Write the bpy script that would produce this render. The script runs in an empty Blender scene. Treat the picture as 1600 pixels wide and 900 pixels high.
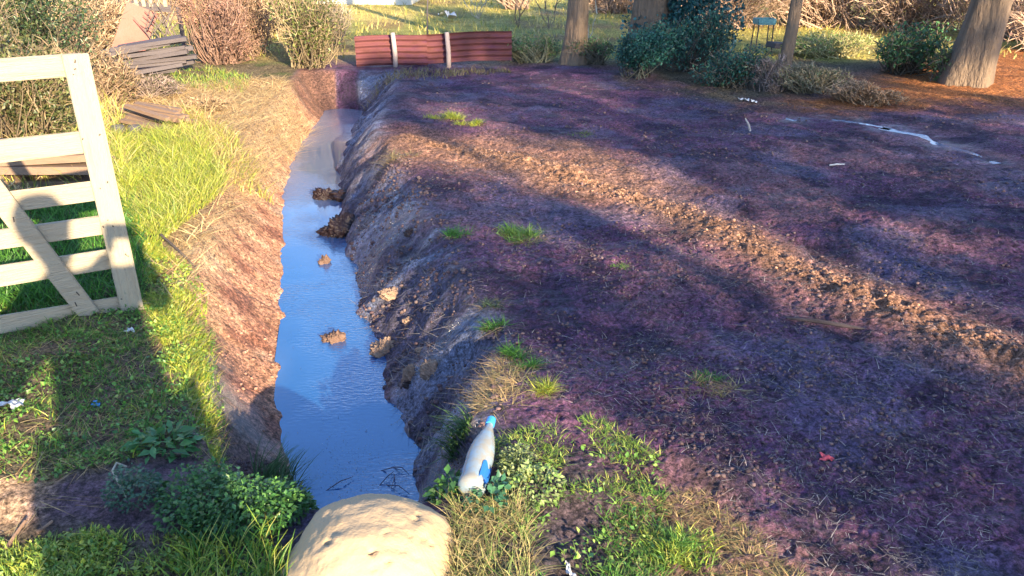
import bpy, bmesh, math, random
import numpy as np
from mathutils import Vector, Matrix, Euler
R = math.radians
random.seed(7)
rng = np.random.default_rng(11)
SC = bpy.context.scene
C = SC.collection

# ------------------------------------------------------------------ camera, sky, sun, exposure
PITCH = R(24.5); CAMH = 1.6; FPX = 1208.0
cd = bpy.data.cameras.new('camera'); cam = bpy.data.objects.new('camera', cd); C.objects.link(cam)
cam.location = (0, 0, CAMH); cam.rotation_euler = (R(90) - PITCH, 0, 0)
cd.sensor_width = 36; cd.lens = 36 * FPX / 1600; cd.clip_start = 0.02; cd.clip_end = 1500
SC.camera = cam
SUN_EL = R(18.0)
TX, TY = 0.4726, -0.8813            # horizontal direction from the ground towards the sun
EX, EY = 0.8813, 0.4726             # across the sun's path
TAN = math.tan(SUN_EL)
w = bpy.data.worlds.new('World'); SC.world = w; w.use_nodes = True
nt = w.node_tree; nt.nodes.clear()
sky = nt.nodes.new('ShaderNodeTexSky'); sky.sky_type = 'NISHITA'; sky.sun_disc = False
sky.sun_elevation = SUN_EL; sky.sun_rotation = math.atan2(TX, TY)
sky.ozone_density = 6.0; sky.dust_density = 0.6; sky.air_density = 1.0
bg = nt.nodes.new('ShaderNodeBackground'); bg.inputs[1].default_value = 0.13
wo = nt.nodes.new('ShaderNodeOutputWorld')
# thin cloud veil in the sky itself
tc = nt.nodes.new('ShaderNodeTexCoord'); mp = nt.nodes.new('ShaderNodeMapping'); mp.inputs['Scale'].default_value = (2.2, 2.2, 5.0)
nz = nt.nodes.new('ShaderNodeTexNoise'); nz.inputs['Scale'].default_value = 1.6; nz.inputs['Detail'].default_value = 6
cr = nt.nodes.new('ShaderNodeValToRGB'); cr.color_ramp.elements[0].position = .5; cr.color_ramp.elements[1].position = .72
cr.color_ramp.elements[1].color = (.55, .55, .55, 1)
mx = nt.nodes.new('ShaderNodeMix'); mx.data_type = 'RGBA'; mx.inputs[7].default_value = (4.2, 4.6, 5.6, 1)
nt.links.new(tc.outputs['Generated'], mp.inputs[0]); nt.links.new(mp.outputs[0], nz.inputs[0]); nt.links.new(nz.outputs[0], cr.inputs[0])
nt.links.new(cr.outputs[0], mx.inputs[0]); nt.links.new(sky.outputs[0], mx.inputs[6]); nt.links.new(mx.outputs[2], bg.inputs[0])
nt.links.new(bg.outputs[0], wo.inputs[0])
sd = bpy.data.lights.new('sun', 'SUN'); sd.energy = 5.0; sd.angle = R(0.55); sd.color = (1.0, 0.83, 0.56)
so = bpy.data.objects.new('sun', sd); C.objects.link(so)
sv = Vector((TX * math.cos(SUN_EL), TY * math.cos(SUN_EL), math.sin(SUN_EL)))
so.rotation_euler = sv.to_track_quat('Z', 'Y').to_euler(); so.location = sv * 30
SC.view_settings.view_transform = 'Standard'; SC.view_settings.look = 'None'
SC.view_settings.exposure = 1.95; SC.view_settings.gamma = 1.0
try:
    SC.cycles.max_bounces = 6; SC.cycles.diffuse_bounces = 3; SC.cycles.transparent_max_bounces = 6
except Exception: pass

# ------------------------------------------------------------------ numpy noise, plan layout
def _h(ix, iy, s):
    n = (ix * 374761393 + iy * 668265263 + s * 982451653) & 0xFFFFFFFF
    n = ((n ^ (n >> 13)) * 1274126177) & 0xFFFFFFFF
    return ((n ^ (n >> 16)) & 0xFFFF) / 65535.0
def noise(x, y, f=1.0, s=0):
    x = np.asarray(x, float) * f + 1000.3; y = np.asarray(y, float) * f + 1000.7
    ix = np.floor(x).astype(np.int64); iy = np.floor(y).astype(np.int64)
    fx = x - ix; fy = y - iy; fx = fx * fx * (3 - 2 * fx); fy = fy * fy * (3 - 2 * fy)
    a = _h(ix, iy, s); b = _h(ix + 1, iy, s); c = _h(ix, iy + 1, s); d = _h(ix + 1, iy + 1, s)
    return (a + (b - a) * fx) * (1 - fy) + (c + (d - c) * fx) * fy
def fbm(x, y, f=1.0, o=4, s=0, g=.5):
    t = 0; a = 1; n = 0
    for i in range(o):
        t = t + a * noise(x + i * 7.3, y - i * 3.1, f, s + i); n += a; a *= g; f *= 2.03
    return t / n - .5
def sm(a, b, x):
    t = np.clip((np.asarray(x, float) - a) / (b - a), 0, 1); return t * t * (3 - 2 * t)
def g(px, py, z=0.0):
    """a point of the photograph carried to the plane z of the plan"""
    u = (px - 800) / FPX; v = (450 - py) / FPX
    dx, dy, dz = u, math.cos(PITCH) + v * math.sin(PITCH), -math.sin(PITCH) + v * math.cos(PITCH)
    t = (z - CAMH) / dz
    return (t * dx, t * dy)
WZ = -0.42
def tab(pts):
    pts = sorted(pts, key=lambda p: p[1]); return np.array([p[1] for p in pts]), np.array([p[0] for p in pts])
XLW = tab([(-2.43,10.6),(-2.29,9.58),(-2.12,7.9),(-1.93,6.63),(-1.51,4.97),(-1.2,3.99),(-1.09,3.47),(-1.03,3.1),(-.94,2.8),(-.80,2.55),(-.72,2.3)])
XRW = tab([(-2.08,10.8),(-1.86,9.3),(-1.75,8.0),(-1.66,7.2),(-1.5,6.44),(-1.15,4.97),(-.9,3.99),(-.69,3.54),(-.60,3.2),(-.43,2.7),(-.38,2.3)])
XLB = tab([(-2.75,10.5),(-2.66,9.86),(-2.52,8.23),(-2.33,6.55),(-2.0,5.1),(-1.72,3.93),(-1.55,3.29),(-1.28,2.6),(-1.02,2.12),(-.86,1.8)])
XRB = tab([(-1.45,10.5),(-1.37,9.4),(-1.2,7.04),(-.92,5.75),(-.5,4.45),(-.28,3.67),(-.1,3.16),(-.04,2.6),(-.08,2.19),(-.2,1.8)])
fi = lambda T, y: np.interp(y, T[0], T[1])
def ridge_line(x, y):
    """distance from the churned tractor rut that crosses the yard"""
    pts = np.array([g(*p) for p in [(640,225),(800,250),(940,290),(1090,340),(1220,400),(1330,450),(1480,520),(1600,570),(1800,650)]])
    d = np.full(np.shape(x), 9e9)
    for a, b in zip(pts[:-1], pts[1:]):
        ab = b - a; t = np.clip(((x - a[0]) * ab[0] + (y - a[1]) * ab[1]) / (ab @ ab), 0, 1)
        d = np.minimum(d, np.hypot(x - a[0] - t * ab[0], y - a[1] - t * ab[1]))
    return d
PUD = [np.array([g(*p) for p in pl]) for pl in ([(1225,182),(1245,186)],[(1300,184),(1345,190),(1395,198)],[(1375,198),(1440,208),(1465,222),(1515,235),(1560,252)])]
def pud_d(x, y):
    d = np.full(np.shape(x), 9e9)
    for pts in PUD:
        for a, b in zip(pts[:-1], pts[1:]):
            ab = b - a; t = np.clip(((x - a[0]) * ab[0] + (y - a[1]) * ab[1]) / (ab @ ab), 0, 1)
            d = np.minimum(d, np.hypot(x - a[0] - t * ab[0], y - a[1] - t * ab[1]))
    return d
def terrain(x, y):
    x = np.asarray(x, float); y = np.asarray(y, float)
    wob = .05 * fbm(x, y, 3.0, 3, 5) * 2
    yy = np.clip(y, 1.8, 10.6)
    xl, xr, XL, XR = fi(XLW, yy) + wob * .6, fi(XRW, yy) + wob, fi(XLB, yy) + wob, fi(XRB, yy) + wob * 2
    D = -.46
    sL = np.clip((x - XL) / (xl - XL), 0, 1); sR = np.clip((XR - x) / (XR - xr), 0, 1)
    bl = D * (1 - (1 - sL) ** 1.7); br = D * (sR ** 1.15)
    mid = (x > xl) & (x < xr)
    dep = np.where(mid, D - .07 * np.sin(np.pi * np.clip((x - xl) / (xr - xl), 0, 1)), np.where(x <= xl, bl, br))
    ends = sm(1.86, 2.16, y + .05 * (x + .6)) * (1 - sm(9.8, 10.4, y))
    dep = dep * ends
    near = np.exp(-((np.hypot(x, y) / 14.) ** 4))
    onR = sR * (x > xr) * ends; onL = sL * (x < xl) * ends
    # spade and bucket scrapes across the right bank, clods in rows
    q = x * .92 + y * -.38; r = x * .38 + y * .92
    scr = (fbm(q * .8, r * 5.2, 2.1, 4, 21) * .10 + fbm(x, y, 9, 3, 23) * .05) * np.minimum(onR * 4, 1) * (onR > 0)
    lump = np.maximum(fbm(x, y, 5.5, 3, 31), 0) * .14 * np.minimum(onR * 3, 1)
    scl = (fbm(q * .9, r * 2.0, 2.2, 4, 41) * .07 + np.maximum(fbm(x, y, 7, 3, 43) - .1, 0) * .05) * np.minimum(onL * 4, 1)
    right = sm(0, .35, x - XR + .1)
    mudn = (fbm(x * .8 + y * .25, y * 1.3, 1.1, 4, 51) * .12 + fbm(x, y, 10, 4, 53, .7) * .045 + np.maximum(fbm(x, y, 24, 3, 54), 0) * .03) * right
    berm = .03 * np.exp(-((x - XR - .15) / .25) ** 2) * (y < 10.5)
    rd = ridge_line(x, y) + fbm(x, y, 2.5, 3, 66) * .18; ru = np.exp(-(rd / (.09 + .02 * np.clip(y - 3, 0, 4))) ** 2)
    ridge = ru * (.006 + np.maximum(fbm(x, y, 7, 4, 61, .7) + .03, 0) * .11 + fbm(x, y, 30, 3, 63) * .035) - .025 * np.exp(-((rd - .32) / .1) ** 2)
    left = sm(0, .3, XL - x)
    ln = (fbm(x, y, 2.2, 4, 71) * .10 + fbm(x, y, 12, 2, 73) * .03 + .03) * left
    spoil = .02 * np.exp(-((x - XR - .25) / .3) ** 2) * np.exp(-((y - 8.0) / 2.2) ** 2)
    pd = pud_d(x, y)
    pud = -(.030 + .05 * fbm(x, y, 5, 3, 77)) * np.exp(-(pd / .055) ** 2)
    z = dep + (scr + lump + scl + mudn + berm + ridge + ln + spoil) * near
    z = z * (1 - .8 * np.exp(-(pd / .2) ** 2)) + pud
    # mound the churned nose where bushes stand, the ground climbs gently far off
    z = z + .012 * np.maximum(np.hypot(x, y) - 16, 0) * (y > 0) * np.exp(-np.maximum(np.hypot(x, y) - 60, 0) / 60)
    z = z + fbm(x, y, .12, 3, 81) * .8 * sm(14, 40, np.hypot(x, y))
    return z
def tz(x, y): return float(terrain(np.array([x]), np.array([y]))[0])
def gt(px, py, it=4):
    z = 0.
    for _ in range(it):
        x, y = g(px, py, z); z = tz(x, y)
    return Vector((x, y, z))

# ------------------------------------------------------------------ node materials
def newmat(name):
    m = bpy.data.materials.new(name); m.use_nodes = True; n = m.node_tree; n.nodes.clear()
    out = n.nodes.new('ShaderNodeOutputMaterial'); return m, n, out
def N(n, t, **k):
    x = n.nodes.new(t)
    for a, b in k.items(): setattr(x, a, b)
    return x
def noise_n(n, scale, detail=5, rough=.6, vec=None, mapscale=None):
    t = N(n, 'ShaderNodeTexNoise'); t.inputs['Scale'].default_value = scale; t.inputs['Detail'].default_value = detail; t.inputs['Roughness'].default_value = rough
    tcn = N(n, 'ShaderNodeTexCoord')
    if mapscale:
        mm = N(n, 'ShaderNodeMapping'); mm.inputs['Scale'].default_value = mapscale
        n.links.new(tcn.outputs['Object'], mm.inputs[0]); n.links.new(mm.outputs[0], t.inputs[0])
    else: n.links.new(tcn.outputs['Object'], t.inputs[0])
    return t
def mrange(n, src, a, b, c, d):
    m = N(n, 'ShaderNodeMapRange'); n.links.new(src, m.inputs[0])
    for i, v in zip((1, 2, 3, 4), (a, b, c, d)): m.inputs[i].default_value = v
    return m.outputs[0]
def mixc(n, fac, a, b, mode='MIX'):
    m = N(n, 'ShaderNodeMix', data_type='RGBA', blend_type=mode)
    if hasattr(fac, 'links'): n.links.new(fac, m.inputs[0])
    else: m.inputs[0].default_value = fac
    for s, v in ((6, a), (7, b)):
        if hasattr(v, 'links'): n.links.new(v, m.inputs[s])
        else: m.inputs[s].default_value = (*v, 1)
    return m.outputs[2]
def simple(name, col, rough=.8, var=.3, nscale=12, bump=.3, bscale=60, mapscale=None, col2=None, attr=False, metallic=0, spec=.5):
    m, n, out = newmat(name); p = N(n, 'ShaderNodeBsdfPrincipled'); n.links.new(p.outputs[0], out.inputs[0])
    t = noise_n(n, nscale, 5, .65, mapscale=mapscale)
    if attr:
        a = N(n, 'ShaderNodeAttribute'); a.attribute_name = 'Col'; base = a.outputs[0]
    else:
        base = mixc(n, mrange(n, t.outputs[0], .35, .65, 0, 1), col, col2 if col2 else tuple(c * .6 for c in col))
    v = mrange(n, t.outputs[0], .3, .7, 1 - var, 1 + var)
    vc = N(n, 'ShaderNodeCombineColor'); [n.links.new(v, vc.inputs[i]) for i in range(3)]
    c = mixc(n, 1.0, base, vc.outputs[0], 'MULTIPLY'); n.links.new(c, p.inputs['Base Color'])
    p.inputs['Roughness'].default_value = rough; p.inputs['Metallic'].default_value = metallic; p.inputs['Specular IOR Level'].default_value = spec
    if bump:
        tb = noise_n(n, bscale, 4, .6, mapscale=mapscale); b = N(n, 'ShaderNodeBump'); b.inputs['Strength'].default_value = bump; b.inputs['Distance'].default_value = .06 if name == 'tree_bark' else .01
        n.links.new(tb.outputs[0], b.inputs['Height']); n.links.new(b.outputs[0], p.inputs['Normal'])
    return m
def leafmat(name, trans=.35, rough=.5, spec=.35):
    m, n, out = newmat(name); p = N(n, 'ShaderNodeBsdfPrincipled'); t = N(n, 'ShaderNodeBsdfTranslucent'); mxs = N(n, 'ShaderNodeMixShader')
    a = N(n, 'ShaderNodeAttribute'); a.attribute_name = 'Col'
    nz_ = noise_n(n, 40, 3, .6); v = mrange(n, nz_.outputs[0], .3, .7, .75, 1.25)
    vc = N(n, 'ShaderNodeCombineColor'); [n.links.new(v, vc.inputs[i]) for i in range(3)]
    c = mixc(n, 1.0, a.outputs[0], vc.outputs[0], 'MULTIPLY')
    n.links.new(c, p.inputs['Base Color']); n.links.new(c, t.inputs[0]); p.inputs['Roughness'].default_value = rough; p.inputs['Specular IOR Level'].default_value = spec
    mxs.inputs[0].default_value = trans; n.links.new(p.outputs[0], mxs.inputs[1]); n.links.new(t.outputs[0], mxs.inputs[2]); n.links.new(mxs.outputs[0], out.inputs[0])
    return m
M = {}
M['grass'] = leafmat('grass_blade', .4, .45)
M['leaf'] = leafmat('leaf', .3, .4, .5)
M['straw'] = leafmat('dry_straw', .2, .7, .25)
M['twig'] = simple('twig_bark', (.16, .11, .08), .85, .35, 20, .3, 90, attr=True)
M['bark'] = simple('tree_bark', (.27, .18, .115), .9, .45, 6, 1.0, 11, mapscale=(2.2, 2.2, .5), col2=(.09, .06, .04))
M['wood'] = simple('weathered_timber', (.46, .39, .28), .8, .4, 4, .8, 20, mapscale=(9, 9, .6), col2=(.24, .19, .13))
M['clod'] = simple('mud_lump', (.17, .10, .07), .75, .45, 14, .9, 45, col2=(.10, .055, .04), attr=False)
M['tanclod'] = simple('tan_soil_chunk', (.40, .26, .17), .85, .5, 16, 1.0, 60, col2=(.26, .16, .11))
M['darkclod'] = simple('dark_mud_lump', (.035, .016, .014), .5, .45, 14, .9, 45, col2=(.02, .01, .01))  # darker, smoother variant of the mud lump
M['clodattr'] = simple('crumbled_soil', (0, 0, 0), .8, .4, 16, .6, 80, attr=True)
M['woodrail'] = simple('weathered_rail', (.46, .38, .27), .8, .4, 4, .8, 20, mapscale=(.6, 9, 9), col2=(.24, .185, .125))
M['darkwood'] = simple('old_grey_timber', (.12, .095, .10), .75, .4, 6, .5, 25, mapscale=(1, 6, 6), col2=(.05, .04, .045))
M['brownwood'] = simple('brown_board', (.27, .17, .11), .8, .35, 6, .5, 25, mapscale=(1, 6, 6), col2=(.13, .08, .055))
M['rust'] = simple('rusty_iron', (.20, .06, .05), .8, .6, 3.5, .5, 40, mapscale=(1.5, 2, 6), col2=(.075, .02, .035), metallic=.1)
M['pinkmetal'] = simple('faded_red_sheet', (.36, .12, .08), .7, .4, 5, .3, 40, col2=(.24, .08, .06))
M['post'] = simple('pale_post', (.42, .33, .30), .85, .3, 8, .5, 30, mapscale=(5, 5, 1), col2=(.28, .21, .19))
M['stone'] = simple('pale_concrete', (.50, .36, .22), .9, .28, 5, .5, 45, col2=(.38, .25, .13))
M['greyblock'] = simple('grey_block', (.09, .08, .09), .85, .3, 20, .4, 80)
M['white'] = simple('white_wall', (.72, .68, .58), .85, .12, 1.5, .2, 30)
M['tile'] = simple('roof_tile', (.35, .15, .1), .8, .3, 6, .3, 30)
M['dark'] = simple('dark_metal', (.04, .04, .05), .6, .3, 10, .1, 50)
M['teal'] = simple('teal_paint', (.10, .30, .33), .5, .2, 10, .1, 50)
M['redscrap'] = simple('red_scrap', (.75, .10, .12), .6, .2, 60, .2, 90)
M['paper'] = simple('white_scrap', (.75, .74, .72), .6, .2, 60, .2, 90)
M['bluecap'] = simple('blue_cap', (.05, .32, .75), .35, .05, 20, 0)
M['bluelabel'] = simple('blue_label', (.02, .14, .50), .4, .3, 30, .1, 60)
M['skin'] = simple('skin', (.45, .27, .19), .55, .1, 20, .1, 90)
M['jacket'] = simple('jacket_cloth', (.05, .06, .10), .85, .2, 20, .4, 120)
M['trouser'] = simple('trouser_cloth', (.09, .10, .14), .9, .2, 20, .4, 120)
M['hair'] = simple('hair', (.04, .03, .02), .7, .3, 60, .4, 150)
M['black'] = simple('black_glass', (.01, .01, .012), .2, .05, 20, 0)
M['nail'] = simple('rusty_nail', (.06, .045, .04), .7, .2, 60, 0)

# ground: soil colours come from a plan of the soils, some shade and sheen painted in, grain and wetness from noise
m, n, out = newmat('ground_soil'); M['ground'] = m
p = N(n, 'ShaderNodeBsdfPrincipled'); n.links.new(p.outputs[0], out.inputs[0])
a = N(n, 'ShaderNodeAttribute'); a.attribute_name = 'Col'
wA = N(n, 'ShaderNodeAttribute'); wA.attribute_name = 'Wet'
n1 = noise_n(n, 3.2, 6, .7); n5 = noise_n(n, 13, 6, .72); n2 = noise_n(n, 38, 6, .75); n3 = noise_n(n, 140, 4, .8); n4 = noise_n(n, 1.3, 5, .6, mapscale=(1, 2.2, 1))
vv = N(n, 'ShaderNodeMath', operation='MULTIPLY'); n.links.new(mrange(n, n1.outputs[0], .3, .7, .65, 1.35), vv.inputs[0]); n.links.new(mrange(n, n2.outputs[0], .36, .64, .18, 1.9), vv.inputs[1])
vc = N(n, 'ShaderNodeCombineColor'); [n.links.new(vv.outputs[0], vc.inputs[i]) for i in range(3)]
n7 = noise_n(n, 85, 4, .8); v7 = N(n, 'ShaderNodeMath', operation='MULTIPLY'); n.links.new(vv.outputs[0], v7.inputs[0]); n.links.new(mrange(n, n7.outputs[0], .36, .64, .35, 1.7), v7.inputs[1]); [n.links.new(v7.outputs[0], vc.inputs[i]) for i in range(3)]
c1 = mixc(n, 1.0, a.outputs[0], vc.outputs[0], 'MULTIPLY')
# flecks of pale root fibre and straw crushed into the mud
fl = mrange(n, n3.outputs[0], .60, .70, 0, 1)
c2 = mixc(n, fl, c1, mixc(n, .55, c1, (.34, .28, .25)))
n.links.new(c2, p.inputs['Base Color'])
n6 = noise_n(n, 5, 5, .7, mapscale=(.7, 2.0, 1)); w4 = N(n, 'ShaderNodeMath', operation='ADD'); n.links.new(n4.outputs[0], w4.inputs[0]); n.links.new(n6.outputs[0], w4.inputs[1]); wn = mrange(n, w4.outputs[0], .92, 1.12, 0, 1)
wm = N(n, 'ShaderNodeMath', operation='MULTIPLY'); n.links.new(wn, wm.inputs[0]); n.links.new(wA.outputs['Fac'], wm.inputs[1])
wr = mrange(n, wm.outputs[0], 0, 1.2, .85, .24)
n.links.new(wr, p.inputs['Roughness'])
n.links.new(mrange(n, wA.outputs['Fac'], 0, 1, .25, .8), p.inputs['Specular IOR Level'])
n.links.new(mrange(n, wm.outputs[0], .3, 1.3, 1.4, 2.3), p.inputs['IOR'])
b1 = N(n, 'ShaderNodeBump'); b1.inputs['Strength'].default_value = .9; b1.inputs['Distance'].default_value = .045; n.links.new(n2.outputs[0], b1.inputs['Height'])
b0 = N(n, 'ShaderNodeBump'); b0.inputs['Strength'].default_value = .6; b0.inputs['Distance'].default_value = .10; n.links.new(n5.outputs[0], b0.inputs['Height']); n.links.new(b0.outputs[0], b1.inputs['Normal'])
b2 = N(n, 'ShaderNodeBump'); b2.inputs['Strength'].default_value = .7; b2.inputs['Distance'].default_value = .014; n.links.new(n3.outputs[0], b2.inputs['Height']); n.links.new(b1.outputs[0], b2.inputs['Normal'])
n.links.new(b2.outputs[0], p.inputs['Normal'])

m, n, out = newmat('ditch_water'); M['water'] = m
p = N(n, 'ShaderNodeBsdfPrincipled'); n.links.new(p.outputs[0], out.inputs[0])
t = noise_n(n, 3, 5, .6)
tcw = N(n, 'ShaderNodeTexCoord'); sx_ = N(n, 'ShaderNodeSeparateXYZ'); n.links.new(tcw.outputs['Object'], sx_.inputs[0])      # water painted paler upstream in place of a sky reflection
n.links.new(mixc(n, mrange(n, sx_.outputs['Y'], 4.5, 8.5, 0, 1), mixc(n, mrange(n, t.outputs[0], .35, .65, 0, 1), (.008, .065, .20), (.02, .085, .23)), (.17, .19, .27)), p.inputs['Base Color'])
p.inputs['Roughness'].default_value = .06; p.inputs['IOR'].default_value = 2.4
t2 = noise_n(n, 26, 3, .5, mapscale=(1, 2.6, 1)); b = N(n, 'ShaderNodeBump'); b.inputs['Strength'].default_value = .18; b.inputs['Distance'].default_value = .01
t3 = noise_n(n, 1.6, 2, .5); bs = mrange(n, t3.outputs[0], .42, .6, .02, .35); n.links.new(bs, b.inputs['Strength'])
n.links.new(t2.outputs[0], b.inputs['Height']); n.links.new(b.outputs[0], p.inputs['Normal'])

m, n, out = newmat('cloudy_plastic'); M['bottle'] = m
p = N(n, 'ShaderNodeBsdfPrincipled'); n.links.new(p.outputs[0], out.inputs[0])
t = noise_n(n, 22, 4, .6); n.links.new(mixc(n, mrange(n, t.outputs[0], .4, .6, 0, 1), (.34, .45, .55), (.40, .38, .33)), p.inputs['Base Color'])
p.inputs['Roughness'].default_value = .22; p.inputs['Transmission Weight'].default_value = .45

# ------------------------------------------------------------------ mesh helpers
def tag(o, label=None, cat=None, group=None, kind=None):
    if label: o['label'] = label
    if cat: o['category'] = cat
    if group: o['group'] = group
    if kind: o['kind'] = kind
    return o
def mesh_np(name, V, F4=None, mat=None, parent=None, col=None, F3=None, smooth=False, wet=None):
    me = bpy.data.meshes.new(name); V = np.asarray(V, np.float32)
    n4 = 0 if F4 is None else len(F4); n3 = 0 if F3 is None else len(F3)
    li = np.concatenate([np.asarray(F4, np.int32).ravel() if n4 else np.zeros(0, np.int32), np.asarray(F3, np.int32).ravel() if n3 else np.zeros(0, np.int32)])
    me.vertices.add(len(V)); me.vertices.foreach_set('co', V.ravel())
    me.loops.add(len(li)); me.loops.foreach_set('vertex_index', li)
    me.polygons.add(n4 + n3)
    st = np.concatenate([np.arange(n4) * 4, n4 * 4 + np.arange(n3) * 3]).astype(np.int32); me.polygons.foreach_set('loop_start', st)
    if smooth: me.polygons.foreach_set('use_smooth', np.ones(n4 + n3, bool))
    me.update(calc_edges=True); me.validate()
    if col is not None:
        at = me.attributes.new('Col', 'FLOAT_COLOR', 'POINT'); cc = np.ones((len(V), 4), np.float32); cc[:, :3] = col; at.data.foreach_set('color', cc.ravel())
    if wet is not None:
        at = me.attributes.new('Wet', 'FLOAT', 'POINT'); at.data.foreach_set('value', np.asarray(wet, np.float32))
    o = bpy.data.objects.new(name, me); C.objects.link(o)
    if mat: me.materials.append(M[mat])
    if parent: o.parent = parent
    return o
def empty(name, loc, label, cat, group=None, rz=0):
    o = bpy.data.objects.new(name, None); C.objects.link(o); o.location = loc; o.rotation_euler = (0, 0, rz); o.empty_display_size = .1
    return tag(o, label, cat, group)
class MB:
    def __init__(s): s.v = []; s.f = []
    def box(s, c, d, rot=None, jit=0.0, taper=1.0):
        Mx = rot.to_matrix() if rot else Matrix.Identity(3); b = len(s.v)
        for sz in (-1, 1):
            for sx, sy in ((-1, -1), (1, -1), (1, 1), (-1, 1)):
                k = taper if sz > 0 else 1
                q = Vector((sx * d[0] / 2 * k, sy * d[1] / 2 * k, sz * d[2] / 2))
                s.v.append(Vector(c) + Mx @ q + Vector([random.uniform(-jit, jit) for _ in range(3)]))
        s.f += [[b + i for i in q] for q in ((3, 2, 1, 0), (4, 5, 6, 7), (0, 1, 5, 4), (1, 2, 6, 5), (2, 3, 7, 6), (3, 0, 4, 7))]
        return s
    def tube(s, pts, rad, n=8, cap=True, flute=0):
        pts = [Vector(p) for p in pts]; b = len(s.v); K = len(pts); up = Vector((0, 0, 1)); pn = None
        for i, p_ in enumerate(pts):
            d = (pts[min(i + 1, K - 1)] - pts[max(i - 1, 0)]).normalized()
            a_ = (pn if pn is not None else (d.orthogonal())); a_ = (a_ - d * a_.dot(d)).normalized(); pn = a_; c_ = d.cross(a_)
            r_ = rad[i] if hasattr(rad, '__len__') else rad
            for k in range(n):
                th = 2 * math.pi * k / n; rr = r_ * (1 + flute * math.sin(th * 5 + i * .1) + (flute * .6) * math.sin(th * 3 + 1))
                s.v.append(p_ + a_ * math.cos(th) * rr + c_ * math.sin(th) * rr)
        for i in range(K - 1):
            for k in range(n):
                k2 = (k + 1) % n; s.f.append([b + i * n + k, b + i * n + k2, b + (i + 1) * n + k2, b + (i + 1) * n + k])
        if cap:
            s.f.append([b + k for k in range(n)][::-1]); s.f.append([b + (K - 1) * n + k for k in range(n)])
        return s
    def lathe(s, prof, n=20, c=(0, 0, 0), rot=None, sq=1.0):
        Mx = rot.to_matrix() if rot else Matrix.Identity(3); b = len(s.v)
        for r_, z_ in prof:
            for k in range(n):
                th = 2 * math.pi * k / n; s.v.append(Vector(c) + Mx @ Vector((r_ * math.cos(th), r_ * math.sin(th) * sq, z_)))
        for i in range(len(prof) - 1):
            for k in range(n):
                k2 = (k + 1) % n; s.f.append([b + i * n + k, b + i * n + k2, b + (i + 1) * n + k2, b + (i + 1) * n + k])
        s.f.append([b + k for k in range(n)][::-1]); s.f.append([b + (len(prof) - 1) * n + k for k in range(n)])
        return s
    def build(s, name, mat, parent=None, smooth=False, bevel=0, col=None):
        me = bpy.data.meshes.new(name); me.from_pydata([tuple(v) for v in s.v], [], s.f); me.update()
        if smooth: me.polygons.foreach_set('use_smooth', [True] * len(me.polygons))
        if col is not None:
            at = me.attributes.new('Col', 'FLOAT_COLOR', 'POINT'); cc = np.ones((len(s.v), 4), np.float32); cc[:, :3] = col; at.data.foreach_set('color', cc.ravel())
        o = bpy.data.objects.new(name, me); C.objects.link(o); me.materials.append(M[mat])
        if parent: o.parent = parent
        if bevel:
            bm = bmesh.new(); bm.from_mesh(me); bmesh.ops.bevel(bm, geom=bm.edges[:], offset=bevel, segments=2, affect='EDGES'); bm.to_mesh(me); bm.free()
        return o

def pip(x, y, poly):
    x = np.asarray(x); y = np.asarray(y); ins = np.zeros(x.shape, bool); n_ = len(poly)
    for i in range(n_):
        x1, y1 = poly[i]; x2, y2 = poly[(i + 1) % n_]
        if y1 == y2: continue
        c_ = ((y1 > y) != (y2 > y)) & (x < (x2 - x1) * (y - y1) / (y2 - y1) + x1); ins ^= c_
    return ins
def scatter(poly_px, n_, clump=0., cf=6, seed=0, world=False):
    poly = poly_px if world else [g(*q) for q in poly_px]
    xs = [q[0] for q in poly]; ys = [q[1] for q in poly]; X = []; Y = []; tot = 0
    while tot < n_:
        x = rng.uniform(min(xs), max(xs), n_ * 2); y = rng.uniform(min(ys), max(ys), n_ * 2)
        k = pip(x, y, poly)
        if clump > 0: k &= (fbm(x, y, cf, 3, 100 + seed) + .5 > clump * rng.uniform(.75, 1.15, x.shape))
        X.append(x[k]); Y.append(y[k]); tot += k.sum()
    return np.concatenate(X)[:n_], np.concatenate(Y)[:n_]
def pal(cols, n_, jit=.25):
    cols = np.array(cols); i = rng.integers(0, len(cols), n_); j = rng.random(n_)[:, None]; k = rng.integers(0, len(cols), n_)
    c_ = cols[i] * (1 - j * .5) + cols[k] * j * .5
    return c_ * (1 + rng.uniform(-jit, jit, (n_, 1)))
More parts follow.
